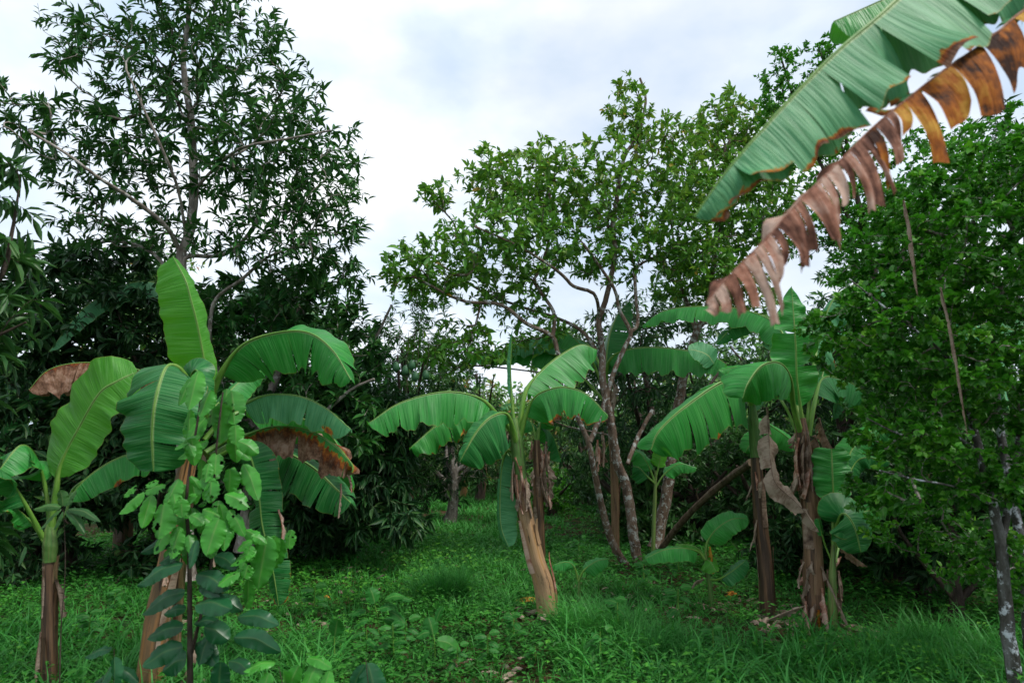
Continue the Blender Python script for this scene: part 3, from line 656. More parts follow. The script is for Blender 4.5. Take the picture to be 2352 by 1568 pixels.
backtree('tree with reddish young leaves beyond the path', -.9, 19.0, 5.1, 2.9, 46, 'l_far', .16, 420, W=.42, droop=.1, nl=15)
backtree('paler tree with red tips standing behind the reddish one', 2.3, 23, 5.6, 3.2, 47, 'l_far', .2, 380, W=.42, droop=.1, nl=15)
backtree('distant light green tree seen through the gap at left', -9.5, 18, 7.6, 2.6, 48, 'l_far', .2, 330, W=.45, droop=0)
backtree('dark tree closing the back of the left thicket', -5.6, 13.5, 5.4, 2.6, 49, 'l_back', .19, 420, W=.4)
backtree('dark tree at the far left beyond the frame edge', -11.5, 11.5, 5.0, 2.2, 50, 'l_mango', .2, 330)
backtree('tree beyond the path on its right side, crown behind the guava', 4.8, 17.0, 6.0, 2.8, 51, 'l_back', .2, 380, W=.35)
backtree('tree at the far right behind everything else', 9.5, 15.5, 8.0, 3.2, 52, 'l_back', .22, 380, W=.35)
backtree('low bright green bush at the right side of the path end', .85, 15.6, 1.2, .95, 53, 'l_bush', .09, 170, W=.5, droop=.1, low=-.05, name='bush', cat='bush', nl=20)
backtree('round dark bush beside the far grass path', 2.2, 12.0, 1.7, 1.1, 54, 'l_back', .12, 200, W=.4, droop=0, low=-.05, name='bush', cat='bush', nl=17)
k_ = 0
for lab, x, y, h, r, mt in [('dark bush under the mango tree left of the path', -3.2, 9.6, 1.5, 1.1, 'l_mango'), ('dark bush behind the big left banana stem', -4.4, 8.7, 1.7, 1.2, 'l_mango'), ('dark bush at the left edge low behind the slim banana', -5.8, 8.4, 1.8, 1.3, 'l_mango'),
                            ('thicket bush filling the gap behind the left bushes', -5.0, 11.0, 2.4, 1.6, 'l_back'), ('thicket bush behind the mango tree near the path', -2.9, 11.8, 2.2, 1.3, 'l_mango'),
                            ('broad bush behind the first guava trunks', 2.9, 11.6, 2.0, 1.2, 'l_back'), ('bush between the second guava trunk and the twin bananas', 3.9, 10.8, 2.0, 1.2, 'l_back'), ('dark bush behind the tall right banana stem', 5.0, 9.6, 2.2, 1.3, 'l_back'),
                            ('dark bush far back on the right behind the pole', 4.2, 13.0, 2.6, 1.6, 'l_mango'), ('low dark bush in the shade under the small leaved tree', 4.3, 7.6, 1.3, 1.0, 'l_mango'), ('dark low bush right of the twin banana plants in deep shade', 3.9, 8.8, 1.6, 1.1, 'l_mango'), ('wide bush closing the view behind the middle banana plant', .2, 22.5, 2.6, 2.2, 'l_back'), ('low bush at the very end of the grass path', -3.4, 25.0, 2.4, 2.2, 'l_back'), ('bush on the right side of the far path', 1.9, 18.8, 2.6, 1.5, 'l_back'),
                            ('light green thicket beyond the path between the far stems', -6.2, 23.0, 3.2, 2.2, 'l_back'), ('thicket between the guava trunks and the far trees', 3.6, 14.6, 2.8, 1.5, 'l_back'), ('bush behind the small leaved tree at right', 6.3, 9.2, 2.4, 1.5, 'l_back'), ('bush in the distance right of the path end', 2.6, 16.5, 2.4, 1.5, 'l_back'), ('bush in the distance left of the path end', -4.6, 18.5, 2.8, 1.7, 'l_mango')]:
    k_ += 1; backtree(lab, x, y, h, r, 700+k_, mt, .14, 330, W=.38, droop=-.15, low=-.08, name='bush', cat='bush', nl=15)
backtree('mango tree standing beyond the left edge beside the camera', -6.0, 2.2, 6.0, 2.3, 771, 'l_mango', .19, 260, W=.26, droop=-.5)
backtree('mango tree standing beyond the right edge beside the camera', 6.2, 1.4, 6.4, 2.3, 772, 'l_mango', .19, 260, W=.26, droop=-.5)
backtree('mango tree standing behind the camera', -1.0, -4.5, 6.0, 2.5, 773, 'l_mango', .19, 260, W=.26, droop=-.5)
def woods():
    rng = np.random.RandomState(60); mb = MB(); tb = MB(); O = []
    for k in range(52):
        a = R(rng.uniform(-62, 62)); d = rng.uniform(30, 48); x, y = d*math.sin(a), d*math.cos(a); h = rng.uniform(5.5, 8.5) if abs(x) > 8 else rng.uniform(4, 5.6)
        tb.tube(crom([(x, y, -.1), (x+.2, y, h*.5), (x, y, h*.8)], 6), [.2, .12, .1, .08, .06, .04], 6)
        n = 1300; v = norm(rng.normal(size=(n, 3)))*rng.uniform(0, 1, (n, 1))**.4
        q = rng.randint(0, 7, n); cc = rng.uniform(-1, 1, (7, 3))*[2.2, 2.2, h*.28]
        O.append(np.array([x, y, h*.46])+cc[q]+v*[2.1, 2.1, h*.26])
    O = np.vstack(O); O = O[O[:, 2] > .1]; n = len(O)
    leafcloud(mb, O, rng.normal(size=(n, 3))+[0, 0, -.3], np.tile([0, 0, 1.], (n, 1))+rng.normal(0, .5, (n, 3)), rng.uniform(.25, .5, n), rng.uniform(.12, .26, n), 4, np.clip(rng.beta(2, 3, n), 0, .8))
    o = put('woods', mb, M['l_far'], kind='stuff', smooth=False); o['label'] = 'far wall of pale green trees closing the plantation behind the path'; o['category'] = 'woods'
    b = put('trunks', tb, M['bark_grey'], o, kind='stuff')
woods()

# ================================================================== MANGO FRUIT, POLE
def fruit(px, py, Y, label, s=.055, grp='green mangoes hanging over the path'):
    c = P(px, py, Y); t = thing('mango', label, 'mango', c, grp)
    mb = MB(); u = np.linspace(0, math.pi, 12)[:, None]; v = np.linspace(0, 2*math.pi, 17)[None]
    r = np.sin(u)*(1+.15*np.cos(u)); G = np.stack([r*np.cos(v)*.8, r*np.sin(v)*.7, -np.cos(u)*1.18+0*v], -1)*s*.9+c
    mb.grid(G, np.stack([u+0*v, v+0*u], -1), 0*u+0*v); put('fruit', mb, M['fruit'], t)
    m2 = MB(); m2.tube(crom([c+[0, 0, s], c+[.01, 0, s*2.2], c+[.03, 0, s*4.4], c+[.02, .02, s*8]], 8), .003, 5); put('stalk', m2, M['bark_dark'], t)
for px, py, lab in [(920, 842, 'leftmost small green mango of the five hanging beside the path'), (946, 838, 'second green mango from the left, half behind leaves'), (928+3, 850, 'green mango hanging lower between the two small ones'),
                    (954, 864, 'lowest and largest green mango of the hanging cluster'), (978, 861, 'rightmost green mango of the hanging cluster')]:
    fruit(px-10 if px < 925 else px, py, 7.7, lab)
fruit(2342, 395, 5.6, 'green mango fruit hanging among leaves at the right edge', .06, 'green mangoes hanging over the path')
t = thing('leaning_pole', 'bare grey brown pole slanting up from the grass towards the twin banana plants', 'pole', P(1520, 1255, 10.0))
mb = MB(); mb.tube(crom([P(1517, 1262, 9.9), P(1560, 1205, 9.4), P(1612, 1151, 8.8), P(1668, 1103, 8.2), P(1726, 1062, 7.4)], 30), np.linspace(.045, .042, 30), 10, True, 1, .5, lambda t, a: 1+.06*np.sin(3*a+t*30)+.05*np.sin(t*47)); put('shaft', mb, M['log'], t)
mb = MB(); mb.tube(crom([P(1608, 1153, 8.85), P(1600, 1135, 8.8), P(1603, 1120, 8.75)], 6), [.016, .012, .01, .008, .006, .004], 6, True); put('twig', mb, M['log'], t)

# ================================================================== BIG LEFT BANANA
YA = 4.6
b = P(348, 1560, YA)
A = thing('banana_plant', 'large banana plant at left with a tall upright leaf and brown edged drooping ones', 'banana plant', (b[0], b[1], float(gz(b[0], b[1]))), 'banana plants')
stem(A, YA, [(343, 1575), (362, 1430), (392, 1280), (415, 1150), (435, 1040), (452, 950), (462, 890)], [60, 55, 48, 40, 36, 32, 22], 'stem_orange', 1, 7)
stem(A, YA, [(402, 1575, .15), (408, 1400, .15), (420, 1250, .12), (436, 1120, .1)], [18, 20, 22, 20], 'stem_brown', 2, 4, 'old_pseudostem')
bleaf(A, YA, [(470, 960, .05), (482, 900, .04), (472, 840), (455, 750, -.05), (438, 683, -.08), (425, 640, -.08), (397, 589, -.04)], 96, n=(.0, -1, .1), sidew=(.95, .55), fold=(8, 74), curl=(12, 20), ripple=.55, pf=.08, mat='b_fresh', seed=1,
      fullness=.42, tipw=3.2, base_r=.3, tears=(0, 0))
bleaf(A, YA, [(455, 990, 0), (480, 925, -.05), (512, 850, -.1), (560, 790, -.15), (640, 763, -.15), (710, 764, -.15), (765, 805, -.2), (806, 872, -.25)], 105, n=(.05, -.35, 1), n1=(.9, -.9, .3), fold=(45, 25), curl=(35, 30), tears=(6, 3), gap=.06, tj=14, ripple=.9, pf=.26,
      mat='b_mid', seed=2, fullness=.5, grav=(.35, .3), base_r=.2)
bleaf(A, YA, [(450, 980, .1), (500, 930, .3), (540, 885, .5), (575, 862, .6), (610, 850, .65)], 48, n=(0, -1, .5), fold=(30, 20), curl=(20, 30), pf=.35, mat='b_mid', seed=3)
bleaf(A, YA, [(445, 985, .1), (400, 900, .3), (340, 858, .5), (270, 838, .65), (180, 833, .6), (110, 850, .5), (66, 895, .45)], 100, n=(0, -.15, 1), fold=(50, 40), curl=(40, 40), tears=(3, 2), gap=.05, tj=8, grav=(.6, .4), ripple=.9,
      burn=lambda s, sd, r: .42+.55*r**.6+.25*np.clip(s, 0, 1)-.45*(s < .25)+0*s, pf=.15, mat='b_mid', seed=4, fullness=.45, jag=.05, label='banana leaf whose hanging blade has withered brown under an orange rim', base_r=.25)
bleaf(A, YA, [(450, 1000, -.05), (440, 905, -.15), (415, 850, -.25), (382, 842, -.38), (358, 912, -.5), (349, 990, -.5), (352, 1082, -.45)], 96, n=(.0, -.5, 1), n1=(0, -1, .15), fold=(12, 10), curl=(22, 30), tears=(1, 1), gap=.1, tj=10, ripple=.7, pf=.33,
      mat='b_dark', seed=5, fullness=.42, base_r=.35, tipw=2.6)
bleaf(A, YA, [(450, 1000, -.05), (445, 900, -.1), (440, 862, -.2), (452, 850, -.3), (462, 890, -.35), (455, 935, -.35)], 38, n=(.3, -1, .2), fold=(30, 30), curl=(30, 50), pf=.45, mat='b_dark', seed=6, fullness=.4)
bleaf(A, YA, [(445, 1040, 0), (400, 1030, -.05), (340, 1035, -.1), (270, 1052, -.15), (205, 1092, -.2), (152, 1148, -.22)], 56, n=(0, -.5, 1), fold=(40, 30), curl=(20, 30), tears=(2, 1), gap=.04, tj=5, grav=(.25, .2), ripple=.5,
      burn=edge_burn(.12, [(.42, 1, 1.0, .10, .62), (.62, 1, .9, .05, .25)]), pf=.28, mat='b_mid', seed=7, label='lower banana leaf with one orange and brown scorched patch on its edge')
bleaf(A, YA, [(470, 1010, 0), (520, 950, .1), (565, 925, .15), (620, 906, .15), (690, 910, .1), (750, 938, .05), (806, 986, 0)], 66, n=(.05, -.45, 1), fold=(42, 30), curl=(18, 30), tears=(3, 3), gap=.05, tj=6, grav=(.35, .3), ripple=.8,
      burn=edge_burn(.25, [(.55, 1, .55, .04, .42), (.82, 1, .8, .09, .5)]), pf=.28, mat='b_pale', seed=8, fullness=.5)
bleaf(A, YA, [(470, 1040, .05), (520, 1010, .2), (560, 1000, .3), (625, 980, .3), (700, 985, .2), (760, 1015, .12), (806, 1062, .05), (808, 1085, .05)], 76, n=(0, -.35, 1), fold=(50, 30), curl=(22, 30), tears=(4, 2), gap=.06, tj=7, grav=(.6, .3), ripple=1.3,
      burn=edge_burn(.72, [(.1, 1, .6, .3, .22), (.4, 1, .6, .2, .2)], .1, .24, pw=.7), pf=.2, mat='b_mid', seed=9, fullness=.45, jag=.06, label='banana leaf with a thin green ridge over a wide crumpled brown edge')
bleaf(A, YA, [(480, 1050, .1), (560, 1010, .4), (640, 1030, .5), (715, 1070, .5), (770, 1120, .45), (806, 1155, .4)], 92, n=(.2, -1, .4), fold=(10, 30), curl=(20, 30), tears=(7, 4), gap=.12, tj=12, grav=(.35, .3), pf=.25, mat='b_dark', seed=10, fullness=.45)
bleaf(A, YA, [(475, 1000, .1), (540, 950, .3), (600, 940, .45), (680, 955, .5), (760, 1000, .45), (800, 1080, .4), (812, 1130, .4)], 60, n=(.1, -.6, 1), fold=(45, 30), curl=(30, 30), tears=(7, 5), gap=.15, tj=14, grav=(.5, .4), pf=.25, mat='b_mid', seed=13,
      burn=edge_burn(.35, [], .4), label='torn banana leaf with yellow and brown tip strips at the outer right')
bleaf(A, YA, [(478, 1060, .1), (540, 1030, .1), (575, 1050, .1), (593, 1130, .08), (603, 1210, .08), (625, 1300, .08), (640, 1390, .1)], 50, n=(-.3, -1, .2), fold=(15, 15), curl=(25, 25), tears=(9, 9), gap=.16, tj=15, grav=(.1, .1), pf=.18, mat='b_dark', seed=14,
      burn=edge_burn(.38, [], .3), label='ragged greyish leaf hanging straight down beside the leafy sapling', fullness=.5)
drape(A, YA, [(795, 1085, .1), (803, 1105, .1), (806, 1130, .1)], 16, 'dry_pink', 15)
drape(A, YA, [(783, 1110, .3), (780, 1150, .3), (776, 1190, .3)], 14, 'dry', 16)
drape(A, YA, [(640, 1170, .1), (648, 1215, .08), (640, 1270, .08)], 16, 'dry_pink', 17)
drape(A, YA, [(400, 1240, -.15), (385, 1290, -.15), (372, 1345, -.18)], 30, 'dry_pink', 18)
drape(A, YA, [(470, 1210, -.05), (480, 1250, -.05), (490, 1300, -.05)], 22, 'dry', 19)
drape(A, YA, [(395, 890, .1), (400, 930, .1), (405, 960, .1)], 18, 'dry', 20)
drape(A, YA, [(440, 1480, 0), (428, 1540, -.05), (395, 1600, -.1)], 26, 'dry', 22)
rags(A, YA, 440, 960, 1250, 24, 5, 2, 26)

# ================================================================== SMALL LEFT BANANA
YS = 4.5
b = P(112, 1570, YS)
S = thing('banana_plant', 'slim young banana plant at the left edge with a bright upright backlit leaf', 'banana plant', (b[0], b[1], float(gz(b[0], b[1]))), 'banana plants')
stem(S, YS, [(112, 1600), (113, 1480), (113, 1380), (114, 1290), (116, 1235)], [34, 32, 30, 27, 24], 'stem_brown', 4, 6)
stem(S, YS, [(114, 1290, -.01), (116, 1250, -.01), (117, 1205), (118, 1180)], [26, 30, 22, 12], 'stem_green', 5, 0, 'leaf_base')
bleaf(S, YS, [(116, 1235), (129, 1123, -.02), (143, 1057, -.03), (185, 975, -.06), (228, 903, -.1), (270, 875, -.1), (316, 853, -.05)], 92, n=(-.45, -1, -.25), fold=(5, 8), curl=(10, -12), ripple=.5, pf=.3, mat='b_fresh', seed=20, fullness=.42, sidew=(1, .85), base_r=.2,
      label='upright leaf of the slim banana, yellow green with light through it')
bleaf(S, YS, [(114, 1240), (112, 1180, .02), (100, 1100, 0), (78, 1040, -.1), (48, 1022, -.2), (12, 1060, -.3), (-20, 1110, -.35)], 55, n=(0, -.5, 1), fold=(30, 25), curl=(20, 30), pf=.38, mat='b_mid', seed=21, tears=(1, 1), gap=.03)
bleaf(S, YS, [(108, 1250), (70, 1180, -.1), (30, 1110, -.2), (-20, 1060, -.4), (-70, 1040, -.5)], 60, n=(0, -.3, 1), fold=(30, 25), curl=(20, 30), pf=.35, mat='b_dark', seed=22)
bleaf(S, YS, [(118, 1245), (135, 1200, .02), (152, 1175, .03), (170, 1120, .1), (230, 1080, .3)], 20, n=(0, -.4, 1), pf=.6, mat='b_mid', seed=23)
bleaf(S, YS, [(104, 1250, -.02), (80, 1210, -.05), (48, 1175, -.1), (10, 1150, -.2), (-30, 1160, -.25)], 30, n=(0, -.4, 1), pf=.3, mat='b_mid', seed=24, burn=edge_burn(.4, [], .5))
drape(S, YS, [(95, 1450, -.03), (85, 1500, -.05), (78, 1570, -.06)], 26, 'dry', 25)
drape(S, YS, [(128, 1330, -.02), (135, 1370, -.03), (140, 1420, -.03)], 20, 'dry', 26)
drape(S, YS, [(100, 1300, -.04), (98, 1360, -.05), (95, 1420, -.05)], 22, 'dry', 27)
# ================================================================== BROAD-LEAVED SAPLINGS
def broad(th, Y, px, py, dx, dy, l, w, mat, rng, droop=.25, dz=0.0, face=-.8, jag=.0, name='leaf', burn=None):
    """one broad leaf starting at px,py and pointing along dx,dy in the picture plane, l long"""
    a = P(px, py, Y+dz); d = norm([dx, rng.uniform(-.45, .25), -dy]); Lm = l*Y/F
    p1 = a+d*Lm*.1; p2 = a+d*Lm*.5+np.array([0, 0, .03*Lm]); p3 = a+d*Lm*.8-np.array([0, 0, droop*.25*Lm]); p4 = a+d*Lm*1.02-np.array([0, 0, droop*Lm*.5])
    mb = MB(); mid = crom([a, p1, p2, p3, p4], 20)
    n = norm([rng.uniform(-.4, .4), face+rng.uniform(-.3, .3), 1+rng.uniform(-.4, .4)])
    W = w*Y/F/2
    tint = rng.uniform(.1, .75)
    blade(mb, mid, .08, W, n, None, (rng.uniform(5, 22), rng.uniform(5, 22)), (rng.uniform(0, 25), rng.uniform(0, 25)), (0, 0), 0, 0, (0, 0), .7, lambda s, sd, r: tint+.1*r, rng, .75, 9, 34, jag*.7, None, 1.8, .42)
    # uv of the blade is 0..1 across; small leaf material wants -1..1
    mb.UQ = [np.stack([(u[:, 0]-.5)*2, u[:, 1]], 1) for u in mb.UQ]
    if jag > .1:      # holes and bites eaten by insects
        q = mb.Q[0].reshape(-1, 4); 
        allq = np.vstack(mb.Q); allu = np.vstack(mb.UQ).reshape(-1, 4, 2); V = np.vstack(mb.V); cen = V[allq].mean(1); keep = np.ones(len(allq), bool)
        for h in range(rng.randint(2, 6)):
            k = rng.randint(len(cen)); keep &= np.linalg.norm((cen-cen[k])*[1, 1, 1], axis=1) > rng.uniform(.08, .24)*W
        mb.Q = [allq[keep]]; mb.UQ = [allu[keep].reshape(-1, 2)]
    return put(name, mb, M[mat], th)
def bare_stem(th, Y, lst, w0, w1, mat='bark_dark', name='stem'):
    mb = MB(); mb.tube(crom(pts(Y, lst), 24), np.linspace(w0, w1, 24)*Y/F/2, 8, True); return put(name, mb, M[mat], th)
YP = 3.9
def q2(x, y): return (268.5+.4864*x, 805.5+.4864*y)
rng = np.random.RandomState(5)
b = P(438, 1680, YP)
Q = thing('broadleaf_sapling', 'leafy sapling with insect eaten light leaves above glossy dark ones, before the big banana', 'sapling', (b[0], b[1], float(gz(b[0], b[1]))))
bare_stem(Q, YP, [(438, 1690), (437, 1568), (436, 1400), (434, 1250), (428, 1150), (440, 1050), (455, 960), (465, 880)], 15, 4)
bare_stem(Q, YP, [(440, 1500, .05), (480, 1330, .05), (489, 1240, .05), (492, 1100, .03), (500, 1000), (512, 900)], 8, 4)
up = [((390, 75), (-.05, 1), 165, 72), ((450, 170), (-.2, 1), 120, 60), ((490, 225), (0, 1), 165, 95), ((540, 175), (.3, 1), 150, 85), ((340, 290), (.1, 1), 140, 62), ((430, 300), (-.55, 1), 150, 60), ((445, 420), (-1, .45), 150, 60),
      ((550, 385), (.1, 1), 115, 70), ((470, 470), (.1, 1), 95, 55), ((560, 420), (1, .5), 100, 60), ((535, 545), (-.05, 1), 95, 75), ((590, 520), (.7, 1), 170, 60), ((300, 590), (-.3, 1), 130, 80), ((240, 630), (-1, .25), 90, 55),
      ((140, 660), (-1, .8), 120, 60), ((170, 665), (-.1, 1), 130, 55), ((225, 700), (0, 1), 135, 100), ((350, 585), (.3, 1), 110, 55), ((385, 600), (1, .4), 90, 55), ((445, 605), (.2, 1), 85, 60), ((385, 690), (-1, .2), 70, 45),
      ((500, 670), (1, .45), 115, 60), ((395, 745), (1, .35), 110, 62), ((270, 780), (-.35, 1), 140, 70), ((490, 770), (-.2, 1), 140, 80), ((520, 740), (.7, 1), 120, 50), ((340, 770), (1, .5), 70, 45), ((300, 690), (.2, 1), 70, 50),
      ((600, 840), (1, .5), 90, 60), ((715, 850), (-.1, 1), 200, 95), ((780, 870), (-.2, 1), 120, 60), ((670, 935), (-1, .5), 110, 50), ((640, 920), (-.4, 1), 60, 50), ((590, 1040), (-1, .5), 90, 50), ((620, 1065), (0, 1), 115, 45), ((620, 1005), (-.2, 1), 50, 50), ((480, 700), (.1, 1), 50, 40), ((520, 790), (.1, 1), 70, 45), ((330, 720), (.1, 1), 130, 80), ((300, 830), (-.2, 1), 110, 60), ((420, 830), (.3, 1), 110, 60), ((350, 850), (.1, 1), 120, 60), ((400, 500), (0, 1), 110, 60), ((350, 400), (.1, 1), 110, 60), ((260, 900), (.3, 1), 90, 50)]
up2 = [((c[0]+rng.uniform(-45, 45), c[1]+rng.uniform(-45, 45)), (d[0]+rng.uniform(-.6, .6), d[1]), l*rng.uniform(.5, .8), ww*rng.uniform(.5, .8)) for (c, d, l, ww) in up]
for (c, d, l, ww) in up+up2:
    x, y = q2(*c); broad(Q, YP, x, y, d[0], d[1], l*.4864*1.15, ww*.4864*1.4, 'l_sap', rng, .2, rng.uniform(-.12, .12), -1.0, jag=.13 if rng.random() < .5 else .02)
dk = [((330, 900), (-1, .1), 205, 60), ((330, 1000), (-1, .3), 200, 75), ((450, 965), (1, .2), 130, 60), ((360, 1050), (1, .2), 160, 80), ((340, 1130), (-1, .35), 190, 80), ((355, 1200), (1, -.15), 180, 95), ((335, 1215), (-1, .1), 90, 50), ((440, 1160), (1, .3), 130, 70),
      ((330, 1300), (-1, .15), 150, 70), ((355, 1290), (1, -.25), 130, 40), ((400, 1300), (.8, .25), 110, 95), ((330, 1390), (-1, .3), 160, 85), ((360, 1370), (1, .45), 140, 70), ((340, 1450), (-1, .35), 120, 90), ((550, 1255), (1, .0), 180, 70), ((530, 1350), (1, .1), 200, 70),
      ((490, 1450), (0, 1), 130, 75), ((440, 1330), (-.2, 1), 100, 70), ((520, 1460), (1, .1), 120, 60), ((380, 880), (-.1, 1), 100, 40), ((300, 960), (-.8, .2), 90, 50), ((380, 1110), (.8, .1), 110, 60)]
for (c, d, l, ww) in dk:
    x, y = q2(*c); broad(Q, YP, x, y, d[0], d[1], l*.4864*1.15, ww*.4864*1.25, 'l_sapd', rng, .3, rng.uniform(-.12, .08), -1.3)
def seedling(name, label, cat, px, py, Y, stem_pts, leaves, mat, seed, face=-.5, group=None, jag=0):
    b = P(px, py, Y); th = thing(name, label, cat, (b[0], b[1], float(gz(b[0], b[1]))), group); rng = np.random.RandomState(seed)
    if stem_pts: bare_stem(th, Y, stem_pts, 3.5, 1.5, 'petiole' if cat == 'weed' else 'bark_dark')
    for (x, y, dx, dy, l, w_) in leaves: broad(th, Y, x, y, dx, dy, l, w_, mat, rng, .3, rng.uniform(-.06, .06), face, jag)
    return th
seedling('lanceolate_sprig', 'pale star of narrow leaves on a thin stem in front of the slim banana', 'seedling', 148, 1640, 4.0, [(135, 1660), (140, 1450), (150, 1300), (146, 1170)],
         [(145, 1165, -1, .8, 62, 32), (145, 1165, -.2, -1, 45, 30), (145, 1165, .5, -1, 50, 26), (148, 1168, 1, .15, 90, 20), (148, 1168, .8, .6, 70, 22), (146, 1170, -.4, .9, 40, 22), (146, 1165, -1, -.1, 60, 24), (60, 1250, -.1, 1, 40, 20)], 'l_back', 3, -.8)
seedling('leafy_seedling', 'low glossy seedling in the bottom left beside the big pseudostem', 'seedling', 250, 1600, 3.9, [(255, 1640), (262, 1560), (262, 1490)],
         [(262, 1490, -1, .1, 60, 34), (262, 1500, .2, 1, 70, 40), (262, 1520, -.4, 1, 70, 36), (262, 1530, 1, .4, 60, 30), (264, 1545, -1, .3, 50, 30)], 'l_sapd', 4)
seedling('leafy_seedling', 'big leaved glossy seedling at the bottom edge right of the dark sapling', 'seedling', 660, 1650, 3.75, [(660, 1680), (655, 1600), (640, 1530)],
         [(600, 1530, -1, .3, 40, 30), (620, 1535, -.2, 1, 80, 42), (650, 1530, .15, 1, 80, 40), (690, 1520, -.4, .9, 70, 40), (745, 1500, -.55, 1, 85, 44), (700, 1510, 1, .05, 70, 34), (640, 1520, -1, .0, 70, 34), (760, 1530, -.2, 1, 70, 36), (560, 1560, -.7, .6, 60, 36)], 'l_sap', 5, -.5)
seedling('leafy_seedling', 'dark single leafed seedling at the bottom edge of the path', 'seedling', 862, 1640, 3.9, [(860, 1660), (845, 1560), (840, 1510)], [(842, 1512, .35, 1, 90, 62), (842, 1520, -.6, 1, 60, 34)], 'l_sapd', 6, -.8)
seedling('broad_weed', 'weed with pale ribbed top leaves above small pointed ones, left of the fine grass tussock', 'weed', 880, 1450, 5.75, [(870, 1465), (868, 1420), (860, 1385)],
         [(862, 1388, -.35, -1, 44, 34), (880, 1378, 1, -.35, 50, 20), (905, 1375, 1, -.1, 40, 16), (868, 1400, 1, -.3, 40, 20), (845, 1400, -1, .1, 36, 18), (850, 1420, -1, .3, 34, 20), (880, 1420, 1, .3, 30, 20), (890, 1400, .9, .5, 50, 22), (830, 1410, -1, -.2, 30, 16)], 'l_weed', 7, -.9)
seedling('broad_weed', 'weed holding one large pale leaf up and another out to its right', 'weed', 1000, 1480, 5.2, [(1000, 1510), (998, 1475), (995, 1455)],
         [(996, 1462, -.3, -1, 50, 40), (998, 1468, 1, .35, 60, 32), (1000, 1430, .4, -1, 45, 18), (990, 1450, -1, .2, 32, 22), (1002, 1400, .1, -1, 26, 12), (985, 1490, -.6, .8, 30, 20)], 'l_weed', 8, -.9)
seedling('broad_weed', 'weed with a pale leaf behind two small red brown ones', 'weed', 768, 1470, 5.1, [(768, 1500), (768, 1470), (770, 1450)], [(768, 1465, .15, -1, 48, 38), (768, 1470, -1, .2, 26, 18), (800, 1500, .3, 1, 40, 28)], 'l_weed', 9, -.9)
seedling('broad_weed', 'mint like weed with many stacked pointed leaves in the middle of the left grass', 'weed', 840, 1480, 5.3, [(840, 1510), (842, 1470), (842, 1440)],
         [(842, 1440+k*9, math.cos(k*2.4), .25-.1*(k % 3), 34, 15) for k in range(9)], 'l_weed', 10, -.5)
seedling('broad_weed', 'upright weed right of the mint like one, with light yellow green top leaves', 'weed', 900, 1480, 5.2, [(905, 1510), (903, 1470), (902, 1430)],
         [(902, 1432+k*9, math.cos(k*2.4+1), -.3+.12*(k % 5), 32, 15) for k in range(9)], 'l_weed', 11, -.6)
pw = seedling('broad_weed', 'low broad leaved weed standing among the grass blades of the clearing', 'weed', 1120, 1480, 5.2, [(1120, 1500), (1120, 1470), (1121, 1455)],
         [(1121, 1455+k*6, math.cos(k*2.1), -.25+.16*(k % 4), 26+4*(k % 3), 15+2*(k % 3)) for k in range(8)], 'l_weed', 12, -.6, 'low broad weeds in the clearing')
rw = np.random.RandomState(88)
wl_ = ['behind the dark sapling, first of the weeds right of it', 'in the grass just right of the dark sapling', 'left of the bare soil patch near the bottom edge', 'on the bare soil at the bottom edge', 'below and left of the middle banana foot', 'at the bottom edge straight below the middle banana foot',
       'right of the middle banana foot in the long grass', 'in the tall grass below the little orange leafed sucker', 'in the bright grass below the little sucker, right of another', 'below the foot of the shorter right banana', 'below the foot of the tall right banana', 'in the arching grass right of the tall banana foot',
       'just above the fine leaved grass tussock', 'by the dark mango foliage left of the path', 'between the middle banana and the guava trunks', 'below the guava trunks, left of the little sucker', 'just left of the little sucker stem', 'between the two right banana stems, further back', 'close to the right side of the leafy sapling',
       'at the bottom, between the slim banana and the big stem', 'left of the big orange stem, further back', 'at the bottom edge in the middle of the long grass', 'at the bottom edge left of the bare soil patch']
pw['label'] = 'low broad leaved weed right of the upright pale leaved weeds'
for wi_, (x_, y_) in enumerate([(640, 1400), (720, 1430), (930, 1520), (1050, 1555), (1180, 1500), (1230, 1545), (1420, 1480), (1560, 1450), (1640, 1520), (1740, 1500), (1900, 1540), (2000, 1500), (1010, 1330), (900, 1300), (1330, 1290), (1480, 1370), (1560, 1340), (1850, 1330), (500, 1480), (200, 1500), (260, 1420), (1380, 1555), (780, 1545)]):
    v_ = (784-y_)/F; yy = CAMZ/-(math.sin(PITCH)+v_*math.cos(PITCH))*(math.cos(PITCH)-v_*math.sin(PITCH)); p_ = P(x_, y_, yy)
    o_ = link_copy(pw); o_['label'] = 'low broad weed '+wl_[wi_]; o_.location = (p_[0], p_[1], float(gz(p_[0], p_[1]))); o_.rotation_euler = (0, 0, rw.uniform(-.9, .9)); s_ = rw.uniform(.7, 1.35); o_.scale = (s_, s_, s_)
# ================================================================== CENTRE BANANA
YC = 6.6
b = P(1257, 1403, YC)
Cn = thing('banana_plant', 'middle banana plant with an orange tan leaning stem and arching leaves like an umbrella', 'banana plant', (b[0], b[1], float(gz(b[0], b[1]))), 'banana plants')
stem(Cn, YC, [(1260, 1415), (1250, 1340), (1229, 1277), (1207, 1178), (1194, 1085), (1186, 1000)], [46, 44, 38, 30, 27, 20], 'stem_pale', 9, 6, flapmat='dry_pink')
stem(Cn, YC, [(1196, 1100, -.01), (1190, 1050, -.01), (1185, 1000, -.01), (1182, 960)], [28, 30, 28, 16], 'stem_green', 10, 0, 'leaf_base')
bleaf(Cn, YC, [(1186, 1010), (1165, 975), (1138, 948, -.1), (1108, 918, -.2), (1060, 902, -.3), (1000, 902, -.4), (916, 926, -.5), (847, 971, -.6)], 74, n=(0, -.3, 1), fold=(48, 25), curl=(22, 30), tears=(6, 3), gap=.04, tj=8, grav=(.5, .3), ripple=1.0, pf=.26, mat='b_mid', seed=30, fullness=.5, base_r=.2)
